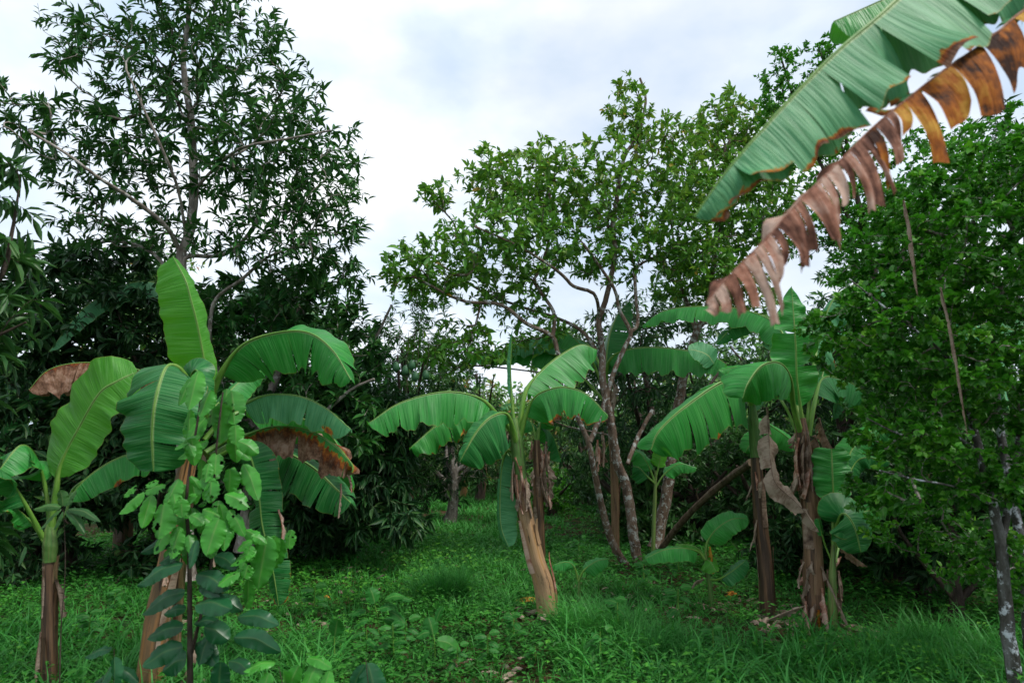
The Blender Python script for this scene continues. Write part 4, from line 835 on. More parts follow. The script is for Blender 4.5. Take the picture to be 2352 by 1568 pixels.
bleaf(Cn, YC, [(1186, 1015), (1160, 970, .1), (1120, 935, .2), (1080, 935, .25), (1042, 947, .2), (985, 990, .1), (943, 1028, 0)], 66, n=(.1, -.4, 1), fold=(35, 30), curl=(30, 30), tears=(4, 3), gap=.05, tj=8, grav=(.4, .4), ripple=1.3, pf=.26, mat='b_mid', seed=31,
      burn=edge_burn(.45, [(.25, 1, 1, .2, .3)]), fullness=.5)
bleaf(Cn, YC, [(1188, 1030, -.02), (1178, 985, -.1), (1163, 950, -.2), (1130, 955, -.35), (1098, 985, -.45), (1072, 1028, -.5), (1056, 1060, -.5)], 76, n=(.55, -.8, .75), sidew=(.3, 1.15), fold=(20, 15), curl=(25, 25), tears=(2, 1), gap=.03, tj=5, grav=(.25, .2), ripple=.7, pf=.25, mat='b_dark', seed=32,
      burn=edge_burn(.25, [(.8, 1, .3, .1, .3), (.8, -1, .3, .1, .3)], .25), fullness=.5)
bleaf(Cn, YC, [(1184, 1000), (1177, 930, .02), (1173, 850, .02), (1175, 790, 0), (1177, 758, -.02)], 9, n=(1, -.2, 0), fold=(60, 60), curl=(60, 60), pf=.35, mat='b_pale', seed=33, mr=.018, label='furled new leaf standing up like a spear')
bleaf(Cn, YC, [(1190, 1015), (1197, 950), (1210, 893, .05), (1246, 848, .2), (1290, 813, .35), (1335, 791, .45), (1372, 803, .5)], 84, n=(-.3, -.6, 1), fold=(32, 35), curl=(20, 30), tears=(6, 4), gap=.06, tj=10, grav=(.25, .3), ripple=.8, pf=.3, mat='b_mid', seed=34, fullness=.45, base_r=.18)
bleaf(Cn, YC, [(1192, 1020), (1206, 960, -.05), (1225, 915, -.1), (1258, 895, -.15), (1302, 889, -.2), (1352, 908, -.25), (1397, 957, -.3)], 72, n=(.05, -.5, 1), fold=(40, 25), curl=(22, 30), tears=(6, 3), gap=.06, tj=6, grav=(.5, .3), ripple=1.0, pf=.22, mat='b_mid', seed=35,
      burn=edge_burn(.55, [(.35, 1, 1, .08, .3)], .15, pw=5), fullness=.5, label='right hand arching leaf with a scalloped orange scorched edge')
bleaf(Cn, YC, [(1188, 1050, .05), (1170, 1035, .08), (1157, 1050, .1), (1150, 1100, .1), (1148, 1170, .1), (1152, 1215, .08), (1168, 1256, .05)], 42, n=(-.4, -1, .2), fold=(15, 40), curl=(10, 40), tears=(1, 1), gap=.06, tj=8, pf=.14, mat='b_pale', seed=36, fullness=.35, label='pale leaf folded straight down along the stem')
bleaf(Cn, YC, [(1190, 1030, .1), (1170, 1010, .3), (1145, 1020, .4), (1130, 1045, .45), (1122, 1060, .45)], 34, n=(0, -.5, 1), fold=(30, 30), pf=.2, mat='b_mid', seed=37, burn=edge_burn(.6, [], .4))
for i, (c, w_) in enumerate([([(1180, 1060, -.05), (1176, 1100, -.09), (1178, 1150, -.1)], 16), ([(1196, 1070, -.07), (1203, 1120, -.1), (1212, 1175, -.1)], 20), ([(1200, 1100, -.07), (1210, 1140, -.1), (1222, 1190, -.1)], 15), ([(1186, 1090, -.07), (1190, 1140, -.1), (1200, 1180, -.12)], 18),
                             ([(1166, 990, -.05), (1162, 1010, -.05), (1160, 1030, -.05)], 18), ([(1183, 1050, -.08), (1196, 1085, -.1), (1200, 1130, -.1)], 14)]):
    drape(Cn, YC, c, w_*1.6, ('dry', 'dry_pink')[i % 2], 40+i)
rags(Cn, YC, 1197, 1040, 1150, 14, 8, 6, 22)
# peeled grey husk at the foot
# ================================================================== BANANA BEHIND THE MIDDLE ONE
YD = 8.2
b = P(1237, 1210, YD*1.0)
Dn = thing('banana_plant', 'small withered banana plant hung with brown dead leaves behind the middle one', 'banana plant', (P(1237, 1180, 9.6)[0], 9.6, 0), 'banana plants')
YD = 9.6
stem(Dn, YD, [(1240, 1284), (1238, 1180), (1235, 1080), (1233, 1010)], [26, 24, 20, 14], 'stem_brown', 11, 4)
rags(Dn, YD, 1238, 1000, 1150, 26, 14, 3, 30)
for i, (c, w_, m_) in enumerate([([(1234, 1020), (1245, 960), (1270, 930, -.2), (1310, 930, -.3)], 34, 'b_mid'), ([(1232, 1020), (1240, 980, .1), (1270, 1000, .3), (1290, 1060, .4)], 40, 'b_dark'), ([(1232, 1020), (1220, 970, .1), (1190, 960, .2), (1170, 990, .3)], 36, 'b_mid')]):
    bleaf(Dn, YD, c, w_, n=(0, -.4, 1), fold=(35, 30), tears=(2, 2), gap=.05, pf=.25, mat=m_, seed=50+i, grav=(.3, .3))
# ================================================================== BANANA BEHIND THE GUAVA
YE = 10.2
E = thing('banana_plant', 'banana plant hidden behind the guava trunks, long level leaf reaching right', 'banana plant', (P(1405, 1200, YE)[0], YE, 0), 'banana plants')
stem(E, YE, [(1415, 1268), (1412, 1100), (1404, 960), (1398, 880)], [17, 18, 18, 12], 'stem_brown', 12, 3)
bleaf(E, YE, [(1398, 930), (1392, 870), (1400, 828, -.1), (1430, 806, -.2), (1490, 797, -.4), (1570, 803, -.7), (1640, 820, -.9), (1668, 836, -1.0)], 62, n=(0, -.3, 1), fold=(45, 30), curl=(15, 30), tears=(1, 1), gap=.02, tj=4, grav=(.5, .3), ripple=1.0, pf=.25, mat='b_mid', seed=60, fullness=.42, base_r=.2)
bleaf(E, YE, [(1640, 835, -.95), (1625, 815, -1.0), (1600, 805, -1.0), (1580, 803, -1.0)], 26, n=(0, -1, .4), fold=(0, 0), curl=(5, 5), pf=.0, mat='b_pale', seed=61, mr=.002, label='pale folded over end of the long level leaf')
bleaf(E, YE, [(1398, 930), (1392, 840), (1400, 770), (1420, 720, .1), (1447, 690, .2)], 46, n=(-.5, -1, .2), fold=(15, 40), curl=(20, 40), tears=(3, 3), gap=.08, tj=10, pf=.25, mat='b_dark', seed=62)
bleaf(E, YE, [(1396, 930), (1380, 850), (1350, 790, .2), (1290, 770, .4), (1220, 778, .5), (1140, 808, .6)], 50, n=(0, -.4, 1), fold=(45, 30), tears=(4, 2), gap=.05, tj=8, grav=(.4, .3), pf=.25, mat='b_pale', seed=63, ripple=1.0)
bleaf(E, YE, [(1396, 930), (1370, 850), (1340, 800, -.2), (1300, 762, -.3), (1262, 760, -.3), (1240, 790, -.3)], 40, n=(0, -.4, 1), fold=(45, 30), tears=(2, 2), gap=.04, pf=.4, mat='b_mid', seed=64, grav=(.4, .3))
bleaf(E, YE, [(1396, 930), (1300, 830, .4), (1200, 800, .7), (1120, 810, .9), (1070, 830, 1)], 44, n=(0, -.4, 1), fold=(45, 30), tears=(3, 2), gap=.04, pf=.4, mat='b_mid', seed=65, grav=(.4, .3))
for i, (x, y, l) in enumerate([(1410, 875, 70), (1404, 940, 60), (1384, 990, 80), (1372, 1010, 70), (1412, 1010, 70)]):
    drape(E, YE, [(x, y, -.2), (x+3, y+l*.5, -.25), (x-4+i*2, y+l, -.25)], 26, ('dry', 'dry_pink')[i % 2], 70+i)
# ================================================================== RIGHT BANANAS
YF = 5.95
b = P(1872, 1448, YF)
Rt = thing('banana_plant', 'tall front banana plant of the right pair, one broad upright leaf with pale midrib', 'banana plant', (b[0], b[1], float(gz(b[0], b[1]))), 'banana plants')
stem(Rt, YF, [(1874, 1462), (1870, 1350), (1864, 1200), (1850, 1060), (1838, 960)], [46, 42, 38, 36, 24], 'stem_brown', 14, 7)
bleaf(Rt, YF, [(1846, 985), (1838, 930), (1830, 862, -.02), (1828, 800, -.04), (1824, 740, -.05), (1818, 657, 0)], 56, n=(-.15, -1, .2), fold=(5, 8), curl=(18, 18), tears=(1, 1), gap=.10, tj=8, ripple=1.5, pf=.15, mat='b_mid', seed=80, fullness=.8, base_r=.3, tipw=1.5)
bleaf(Rt, YF, [(1838, 990, -.02), (1822, 930, -.1), (1815, 865, -.25), (1790, 833, -.35), (1752, 838, -.45), (1720, 878, -.5), (1706, 915, -.5)], 84, n=(.75, -.7, .6), fold=(12, 40), curl=(25, 40), tears=(0, 0), ripple=.7, grav=(.2, .2), pf=.3, mat='b_mid', seed=81, fullness=.42, base_r=.25)
bleaf(Rt, YF, [(1836, 1010, 0), (1812, 950, .05), (1795, 920, .1), (1770, 880, .3), (1740, 850, .5), (1700, 842, .6), (1650, 850, .6)], 34, n=(0, -.8, .7), fold=(15, 20), pf=.5, mat='b_mid', seed=82)
bleaf(Rt, YF, [(1858, 1000), (1870, 930), (1888, 870, .1), (1925, 868, .2), (1975, 892, .2), (2012, 950, .2)], 66, n=(.1, -.7, .8), fold=(30, 30), curl=(20, 30), tears=(2, 1), gap=.04, tj=6, grav=(.3, .3), pf=.3, mat='b_dark', seed=83)
bleaf(Rt, YF, [(1855, 1000), (1862, 900, .1), (1880, 780, .3), (1912, 690, .4), (1960, 655, .4), (2020, 655, .4), (2075, 702, .4)], 64, n=(0, -.4, 1), fold=(40, 30), curl=(20, 30), tears=(3, 2), gap=.05, tj=8, grav=(.35, .3), ripple=1.0, pf=.35, mat='b_pale', seed=84, burn=edge_burn(.3))
bleaf(Rt, YF, [(1840, 1000), (1826, 900, .2), (1810, 800, .4), (1775, 738, .6), (1690, 708, .8), (1590, 704, 1.0), (1520, 716, 1.2), (1475, 748, 1.4)], 50, n=(0, -.4, 1), fold=(42, 30), curl=(15, 30), tears=(2, 2), gap=.03, tj=6, grav=(.4, .3), ripple=1.2, pf=.32, mat='b_mid', seed=85, fullness=.5)
bleaf(Rt, YF, [(1842, 1000, .1), (1815, 850, .4), (1780, 740, .7), (1740, 725, .8), (1690, 745, .9), (1645, 790, .9)], 48, n=(0, -.7, .6), fold=(20, 30), tears=(3, 3), gap=.06, tj=8, pf=.45, mat='b_dark', seed=86)
bleaf(Rt, YF, [(1858, 990, .1), (1880, 900, .4), (1895, 840, .6), (1905, 830, .6), (1915, 870, .6)], 30, n=(0, -1, .5), fold=(20, 30), tears=(2, 2), pf=.6, mat='b_mid', seed=87, burn=edge_burn(.3, [], .3, .3), label='yellowed orange leaf stub high on the tall right banana')
for i, (c, w_, m_) in enumerate([([(1835, 1005, -.08), (1830, 1050, -.12), (1840, 1120, -.12)], 20, 'dry_pink'), ([(1855, 990, -.1), (1862, 1040, -.12), (1868, 1130, -.1)], 20, 'dry'), ([(1870, 1000), (1895, 1050), (1920, 1060)], 44, 'dry'),
                                 ([(1872, 1080), (1882, 1140), (1900, 1180)], 30, 'dry'), ([(1848, 990, -.1), (1846, 1060, -.13), (1850, 1120, -.13)], 22, 'dry'), ([(1880, 960, .05), (1900, 1010, .05), (1925, 1050, .05)], 36, 'dry')]):
    drape(Rt, YF, c, w_, m_, 90+i)
drape(Rt, YF, [(1762, 935, -.1), (1766, 1000, -.12), (1770, 1060, -.15), (1782, 1110, -.2), (1825, 1150, -.22), (1852, 1180, -.22), (1880, 1222, -.22)], 27, 'dry', 97, label='long dead leaf hanging as a pinkish ribbon across both stems', tears=(3, 2), fold=(20, 30), curl=(30, 40), grav=.25)
for i, (c, w_, m_) in enumerate([([(1886, 1300, -.1), (1915, 1360, -.15), (1955, 1450, -.2)], 22, 'dry'), ([(1888, 1350, -.1), (1898, 1400, -.15), (1905, 1455, -.2)], 24, 'dry_pink'), ([(1850, 1380, -.1), (1856, 1420, -.15), (1862, 1460, -.2)], 22, 'dry_pink'),
                                 ([(1890, 1380, -.05), (1930, 1430, -.1), (1975, 1450, -.1)], 22, 'dry'), ([(1880, 1400, -.1), (1885, 1440, -.1), (1890, 1470, -.1)], 24, 'dry_orange'), ([(1846, 1290, -.06), (1838, 1320, -.1), (1836, 1350, -.1)], 18, 'dry'),
                                 ([(1855, 1390, -.1), (1820, 1400, -.1), (1760, 1425, -.1)], 18, 'dry'), ([(1925, 1310, .0), (1935, 1350, -.05), (1932, 1400, -.08)], 24, 'dry'), ([(1930, 1250, .1), (1950, 1270, .1), (1990, 1300, .1)], 20, 'dry')]):
    drape(Rt, YF, c, w_, m_, 110+i)
rags(Rt, YF, 1850, 975, 1130, 34, 12, 8, 34)
rags(Rt, YF, 1890, 1260, 1400, 42, 12, 9, 26)
Yf2 = 6.75
b = P(1762, 1393, Yf2)
R2 = thing('banana_plant', 'shorter banana plant left of the tall one, tattered leaf sweeping down to the left', 'banana plant', (b[0], b[1], float(gz(b[0], b[1]))), 'banana plants')
stem(R2, Yf2, [(1763, 1405), (1758, 1300), (1746, 1180), (1738, 1070), (1733, 980)], [34, 32, 28, 26, 20], 'stem_brown', 15, 6)
stem(R2, Yf2, [(1737, 1050, -.01), (1733, 1000, -.01), (1730, 950, -.01), (1728, 920)], [26, 26, 22, 10], 'stem_green', 16, 0, 'leaf_base')
bleaf(R2, Yf2, [(1732, 985), (1728, 930), (1718, 878, -.1), (1690, 872, -.2), (1650, 880, -.3), (1570, 935, -.5), (1514, 988, -.6), (1495, 1032, -.6)], 104, n=(.2, -.5, 1), fold=(38, 25), curl=(25, 30), tears=(5, 2), gap=.05, tj=12, grav=(.35, .3), ripple=.5, pf=.22, mat='b_mid', seed=120, fullness=.42, base_r=.15,
      burn=edge_burn(.15, [(.45, 1, .95, .03, .6)]))
bleaf(R2, Yf2, [(1733, 985, .1), (1722, 930, .2), (1700, 890, .3), (1678, 862, .4), (1650, 845, .4)], 36, n=(0, -1, .8), fold=(10, 20), pf=.4, mat='b_dark', seed=121)
bleaf(R2, Yf2, [(1738, 1010, .1), (1750, 970, .2), (1790, 990, .3), (1828, 1020, .3), (1840, 1030, .3)], 40, n=(0, -.8, .6), fold=(20, 20), pf=.25, mat='b_mid', seed=122)
bleaf(R2, Yf2, [(1738, 1010, .1), (1745, 990, .15), (1735, 1000, .15), (1718, 1028, .1), (1712, 1040, .1)], 30, n=(0, -.8, .6), fold=(20, 20), pf=.25, mat='b_mid', seed=123)
rags(R2, Yf2, 1745, 1050, 1230, 13, 8, 4, 17)
# ---- suckers
def sucker(label, Y, st, ws, leaves, seed, mat='stem_green'):
    b = P(st[0][0], st[0][1], Y); th = thing('banana_sucker', label, 'banana sucker', (b[0], b[1], float(gz(b[0], b[1]))), 'banana suckers')
    stem(th, Y, st, ws, mat, seed, 1)
    for i, (c, w_, n, m_, kw) in enumerate(leaves): bleaf(th, Y, c, w_, n=n, mat=m_, seed=seed*17+i, pf=kw.pop('pf', .3), fullness=.5, **kw)
    return th
sucker('sucker beside the tall right stem with two broad clean leaves facing forward', 5.85, [(1912, 1465), (1912, 1380), (1913, 1300), (1914, 1250)], [22, 20, 16, 9], [
    ([(1914, 1270), (1914, 1200), (1914, 1139, -.02), (1912, 1085, -.02), (1910, 1030)], 46, (-.1, -1, .15), 'b_mid', dict(pf=.48, fold=(5, 5), curl=(15, 15), base_r=.3, ripple=1, tipw=6)),
    ([(1915, 1280), (1920, 1230), (1928, 1186, -.1), (1945, 1182, -.15), (1965, 1215, -.2), (1977, 1268, -.2)], 56, (.1, -1, .5), 'b_dark', dict(pf=.4, fold=(8, 8), curl=(18, 18), base_r=.3)),
    ([(1917, 1290, .05), (1935, 1230, .2), (1970, 1182, .4), (2035, 1162, .5)], 34, (0, -.8, .8), 'b_mid', dict(pf=.45, fold=(10, 10))),
    ([(1918, 1290, .1), (1925, 1180, .3), (1940, 1080, .5), (1965, 1020, .6), (2020, 982, .6), (2090, 992, .6)], 44, (0, -.7, .8), 'b_mid', dict(pf=.5, fold=(15, 15))),
    ([(1916, 1290, .1), (1930, 1150, .3), (1960, 1070, .4), (1990, 1050, .4), (2045, 1060, .4)], 30, (0, -.8, .6), 'b_dark', dict(pf=.6)),
    ([(1911, 1290), (1895, 1250), (1885, 1215), (1880, 1190)], 14, (0, -1, .5), 'b_mid', dict(pf=.6))], 21)
sucker('little banana sucker with small leaves and an orange dead one, right of the guava foot', 6.9, [(1635, 1392), (1630, 1340), (1622, 1280), (1621, 1262)], [12, 10, 8, 5], [
    ([(1621, 1275), (1624, 1246), (1645, 1215, -.05), (1680, 1192, -.1), (1718, 1190, -.1)], 34, (-.1, -1, .9), 'b_mid', dict(pf=.2, fold=(8, 8))),
    ([(1620, 1285), (1605, 1268), (1570, 1258, -.1), (1525, 1262, -.15), (1482, 1282, -.2)], 30, (0, -.6, 1), 'b_mid', dict(pf=.15, fold=(25, 20))),
    ([(1620, 1280, .1), (1600, 1258, .1), (1570, 1250, .15), (1530, 1265, .1)], 26, (0, -.5, 1), 'b_fresh', dict(pf=.2, fold=(25, 20))),
    ([(1622, 1300), (1622, 1285), (1632, 1290, -.1), (1645, 1312, -.15)], 26, (0, -1, .6), 'b_fresh', dict(pf=.2, burn=edge_burn(.2, [], .5))),
    ([(1626, 1330), (1650, 1330, -.05), (1680, 1312, -.1), (1714, 1285, -.1)], 26, (0, -.7, .9), 'b_dark', dict(pf=.3))], 22)
drape(bpy.data.objects['banana_sucker.001'], 6.9, [(1630, 1255, -.03), (1636, 1280, -.05), (1632, 1310, -.05)], 18, 'dry_orange', 130)
drape(bpy.data.objects['banana_sucker.001'], 6.9, [(1615, 1330, -.03), (1600, 1335, -.05), (1590, 1350, -.05)], 18, 'dry', 131)
sucker('slender banana sucker standing behind the guava trunks with upward leaves', 9.8, [(1500, 1275), (1502, 1200), (1505, 1120), (1506, 1080)], [9, 9, 8, 5], [
    ([(1505, 1110), (1490, 1070), (1470, 1040), (1450, 1035)], 30, (0, -.8, .8), 'b_mid', {}),
    ([(1505, 1110), (1488, 1095), (1470, 1075), (1455, 1070)], 30, (0, -1, .5), 'b_dark', {}),
    ([(1506, 1100), (1515, 1060), (1520, 1030), (1522, 1010)], 22, (0, -1, .2), 'b_fresh', {}),
    ([(1506, 1120), (1525, 1090), (1560, 1065), (1600, 1075)], 22, (0, -.8, .8), 'b_mid', {})], 23)
sucker('tiny two leafed banana seedling in the weeds just right of the middle stem', 6.9, [(1330, 1385), (1330, 1340), (1328, 1320)], [7, 6, 4], [
    ([(1328, 1330), (1318, 1300), (1300, 1290), (1268, 1298)], 20, (0, -.7, 1), 'b_mid', {}), ([(1328, 1335), (1342, 1308), (1370, 1288), (1396, 1283)], 26, (0, -.8, .9), 'b_mid', {})], 24)
# ---- banana leaves behind left trees and far banana clumps
def far_banana(label, x, y, h, seed, dead=True, nl=6, sc=1.0, base=None, world_group='banana plants'):
    rng = np.random.RandomState(seed); th = thing('banana_plant', label, 'banana plant', (x, y, float(gz(x, y))), world_group)
    p = [(x, y, -.05), (x+rng.uniform(-.1, .1), y, h*.5), (x+rng.uniform(-.15, .15), y, h)]
    stem(th, 1, p, [.22*sc, .19*sc, .11*sc], ('stem_brown', 'stem_orange')[seed % 2], seed, 2, world=True)
    top = np.array(p[-1])
    for k in range(nl):
        a = k*6.28/nl+rng.uniform(-.4, .4); d = np.array([math.cos(a), math.sin(a), 0]); l = rng.uniform(.9, 1.3)*sc
        c = [top-[0, 0, .15], top+d*.25*l+[0, 0, .45*l], top+d*.8*l+[0, 0, .62*l], top+d*1.3*l+[0, 0, .3*l], top+d*1.6*l-[0, 0, .2*l]]
        bleaf(th, 1, c, .24*sc, n=(0, 0, 1), fold=(35, 35), curl=(20, 20), tears=(4, 4), gap=.05, tj=10, grav=(.2, .2), pf=.2, mat=('b_mid', 'b_pale', 'b_dark')[rng.randint(3)], seed=seed*9+k, world=True, rows=22, M_=5, burn=edge_burn(.3*rng.random()))
    if dead:
        for k in range(4):
            a = rng.uniform(0, 6.28); d = np.array([math.cos(a), math.sin(a), 0])*.14*sc
            bleaf(th, 1, [top+d*.5, top+d-[0, 0, .4*h], top+d*1.2-[0, 0, .65*h]], .1*sc, n=(0, -1, 0), fold=(50, 50), curl=(60, 60), tears=(2, 2), gap=.3, tj=20, ripple=1.5, mat='dry', ripmat='dry', seed=seed*7+k, world=True, rows=16, M_=5, burn=edge_burn(base=1), name='dead_leaf')
    return th
for lab, x, y, h, sd in [('banana plant at the far end of the grass path, left of the pale trunk', -3.35, 21, 2.4, 201), ('banana plant with an orange stem at the far path end', -2.9, 20, 2.1, 202), ('banana plant right beside the pale trunk at the path end', -1.5, 21.5, 2.3, 203),
                         ('banana plant on the right side of the far path end, under the reddish tree', -.9, 20, 2.0, 204), ('banana plant deepest in the row beyond the path', -2.3, 23.5, 2.6, 205),
                         ('banana plant raising pale leaves behind the left thicket', -5.4, 9.8, 1.9, 206), ('banana plant with a tall leaf close behind the tall glossy leaved tree', -4.1, 9.4, 2.9, 207),
                         ('banana plant half hidden by the small leaved tree on the right', 5.0, 8.4, 2.2, 208)]:
    far_banana(lab, x, y, h, sd, sc=1.0 if y > 15 else 1.15)
backtree('slim tree with a pale trunk standing at the end of the path', -2.0, 20.5, 5.0, 1.5, 61, 'l_mango', .19, 200, W=.25, droop=-.6, low=.4, bark='bark_grey')
# ================================================================== FOREGROUND BANANA (its stem stands right of the frame)
Y0 = 1.9
c0 = P(2700, -80, 2.3)
Fg = thing('banana_plant', 'banana plant standing at the right, its near leaves hanging across the upper right corner', 'banana plant', (c0[0]+.2, c0[1]+.1, float(gz(c0[0]+.2, c0[1]+.1))), 'banana plants')
stem(Fg, 1, [(c0[0]+.2, c0[1]+.1, -.05), (c0[0]+.15, c0[1]+.08, 1.4), (c0[0]+.05, c0[1]+.03, 2.4), tuple(c0)], [.24, .21, .17, .11], 'stem_brown', 31, 6, world=True)
def wl(lst): return [P(a, b_, y_) for a, b_, y_ in lst]
g1 = wl([(1596, 497, 1.85), (1662, 402, 1.85), (1746, 303, 1.87), (1836, 205, 1.9), (1920, 120, 1.93), (2015, 40, 1.97), (2120, -50, 2.03), (2300, -170, 2.1), (2500, -180, 2.2)])[::-1]
bleaf(Fg, 1, [c0]+g1, .30, n=(-.5, -.25, .9), n1=(-.6, -.3, .8), fold=(56, 72), curl=(8, 20), tears=(12, 7), gap=.10, tj=19, grav=(.2, .3), ripple=.6, pf=.16, mat='b_pale', seed=140, world=True, fullness=.62, tipw=1.25, rows=90, M_=9, base_r=.15,
      burn=edge_burn(.42, [(.55, 1, 1, .06, .5), (.76, 1, 1, .05, .45), (.93, -1, .9, .06, .5), (.9, 1, .9, .05, .3)], .1, pw=7), label='near green leaf crossing the upper right corner, edges scorched orange')
g2 = wl([(1622, 695, 1.75), (1690, 617, 1.76), (1775, 532, 1.78), (1826, 471, 1.8), (1921, 377, 1.83), (1996, 301, 1.86), (2062, 245, 1.88), (2170, 160, 1.92), (2274, 89, 1.96), (2352, 24, 2.0), (2500, -60, 2.1)])[::-1]
def arcat(ctrl, px):
    m_ = crom(ctrl, 200); ar = np.r_[0, np.cumsum(np.linalg.norm(np.diff(m_, axis=0), axis=1))]
    xx = 1176+F*m_[:, 0]/(m_[:, 1]*math.cos(PITCH)+(m_[:, 2]-CAMZ)*math.sin(PITCH)); return float(np.interp(-px, -xx, ar))
v1, v2 = arcat([c0]+g2, 2085), arcat([c0]+g2, 1990)
def sm(v, near, rng):
    if near:
        return 'dry_orange' if v < v1 else ('dry_pink' if v > v2 or rng.random() < .5 else 'dry_orange')
    return 'b_pale' if v < v2+.1 else 'dry_pink'
bleaf(Fg, 1, [c0]+g2, .172, n=(-.4, -.2, 1), fold=(55, 5), curl=(25, 15), tears=([.15, .30, .385, .455, .53, .565, .59, .605, .63, .65, .665, .69, .705, .72, .745, .76, .785, .80, .815, .84, .855, .87, .89, .905, .925, .945, .965, .985], 16), gap=.55, tj=14, grav=(.93, .2), ripple=1.5, pf=.16, mat='dry_pink', seed=141, world=True, fullness=.30, rows=110, M_=9, strips=True, stripmats=sm, ripmat='dry_pink',
      burn=edge_burn(0.0), base_r=.1, tipw=4, mr=.013, label='dead shredded leaf hanging in pinkish brown and orange strips', sidew=(1, .42), cup=.16, lenv=.32)
bleaf(Fg, 1, [c0, P(2560, -130, 2.4), P(2400, -150, 2.6), P(2200, -80, 2.7), P(2050, -10, 2.75), P(1915, 50, 2.75)], .27, n=(0, -.5, 1), fold=(35, 25), curl=(22, 30), tears=(3, 2), gap=.04, tj=8, grav=(.3, .3), pf=.1, mat='b_mid', seed=142, world=True, fullness=.42, rows=60,
      label='second green leaf at the very top, tip pointing left')
bleaf(Fg, 1, [c0, P(2650, -200, 2.1), P(2800, -260, 2.0), P(3000, -160, 1.9)], .22, n=(0, -.3, 1), fold=(30, 30), tears=(4, 4), pf=.15, mat='b_mid', seed=143, world=True)
bleaf(Fg, 1, [c0, P(2700, -250, 2.6), P(2750, -330, 3.2), P(2700, -250, 3.8)], .24, n=(0, 0, 1), fold=(30, 30), tears=(4, 4), pf=.15, mat='b_mid', seed=144, world=True)
# ================================================================== DEAD HANGING BITS IN THE RIGHT TREE
for i, (c, w_, lab) in enumerate([([(2075, 460), (2090, 520), (2100, 600), (2108, 680)], 9, 'grey withered banana leaf strip caught high in the small leaved tree'), ([(2160, 660), (2185, 760), (2205, 880), (2222, 1000)], 7, 'long thin brown strip dangling in the small leaved tree')]):
    p = P(c[-1][0], c[-1][1], 3.75); th = thing('dead_leaf', lab, 'dead leaf', p)
    bleaf(th, 3.75, c, w_, n=(.3, -1, 0), fold=(40, 40), curl=(60, 60), tears=(2, 2), gap=.2, tj=20, ripple=1.5, mat='dry', ripmat='dry', seed=150+i, name='blade', burn=edge_burn(base=1), pf=.02)
# ================================================================== GROUND COVER
def gp(px, py):
    v = (784-py)/F; dy = math.cos(PITCH)-v*math.sin(PITCH); dz = math.sin(PITCH)+v*math.cos(PITCH)
    return CAMZ/-dz*dy
def patch(x, y, s, seed):
    rng = np.random.RandomState(seed); r = 0
    for k in range(5):
        a = rng.uniform(0, 6.28); f = s*rng.uniform(.6, 1.7); r = r+np.sin(x*f*math.cos(a)+y*f*math.sin(a)+rng.uniform(0, 6.28))
    return r/5
def scatter(n, seed, y0=2.6, y1=30, xk=.86, xo=.8):
    rng = np.random.RandomState(seed); y = y0*(y1/y0)**rng.random(n); x = rng.uniform(-1, 1, n)*(y*xk+xo); return x, y, rng
def bare(x, y):
    b = np.exp(-(((x-(-.15))/.55)**2+((y-4.45)/.55)**2))*1.15+np.exp(-(((x+.9)/.5)**2+((y-7.4)/.3)**2))*.6+np.exp(-(((x+1.6)/.5)**2+((y-6.4)/.35)**2))*.8+np.exp(-(((x-.25)/.35)**2+((y-6.45)/.25)**2))*.9+np.exp(-(((x-2.3)/.9)**2+((y-6.2)/.5)**2))*.7
    return b
def herbs(n, seed, y0, y1, nl, name, label, Lm, mat='l_herb', hmax=.14, dens=None, wr=.55, tip=.35):
    x, y, rng = scatter(n, seed, y0, y1)
    keep = rng.random(n) > bare(x, y)*.85
    if dens is not None: keep &= rng.random(n) < dens(x, y)
    x, y = x[keep], y[keep]; n = len(x)
    far = np.maximum(1, y/6.5); h = rng.uniform(.02, hmax, n)*(1+.7*patch(x, y, 2.2, 3)).clip(.3, 2)
    O = []; D = []; Nn = []; Ls = []; Rn = []
    base_r = np.clip(.42+.32*patch(x, y, 1.4, 9)+rng.normal(0, .13, n), .02, .97)
    for k in range(nl):
        a = rng.uniform(0, 6.28, n)+k*2.4; d = np.stack([np.cos(a), np.sin(a), rng.uniform(-.25, .5, n)], 1); hh = h*rng.uniform(.3, 1, n)
        o = np.stack([x, y, gz(x, y)+hh], 1)+d*(rng.uniform(.0, .035, n)*far)[:, None]
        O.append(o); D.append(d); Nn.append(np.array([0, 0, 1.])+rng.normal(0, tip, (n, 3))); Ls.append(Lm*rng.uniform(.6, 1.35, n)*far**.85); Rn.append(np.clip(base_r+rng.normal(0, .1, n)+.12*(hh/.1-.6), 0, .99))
    mb = MB(); Ls = np.concatenate(Ls); leafcloud(mb, np.vstack(O), np.vstack(D), np.vstack(Nn), Ls, Ls*wr, 4, np.concatenate(Rn))
    o = put(name, mb, M[mat], kind='stuff', smooth=False); o['label'] = label; o['category'] = 'ground cover'
def shade_gap(x, y): return np.ones_like(x)
herbs(25000, 301, 2.6, 12, 7, 'herb_cover', 'low small leaved herbs carpeting the clearing floor', .040, hmax=.2)
herbs(9000, 302, 9, 30, 7, 'herb_cover', 'herbs further back along the path and under the trees', .04)
herbs(3600, 303, 3.0, 12, 9, 'taller_weeds', 'taller pointed leaved weeds scattered through the ground cover', .062, 'l_herb', .26, lambda x, y: .35+.65*(patch(x, y, 1.8, 21) > .0), .42)
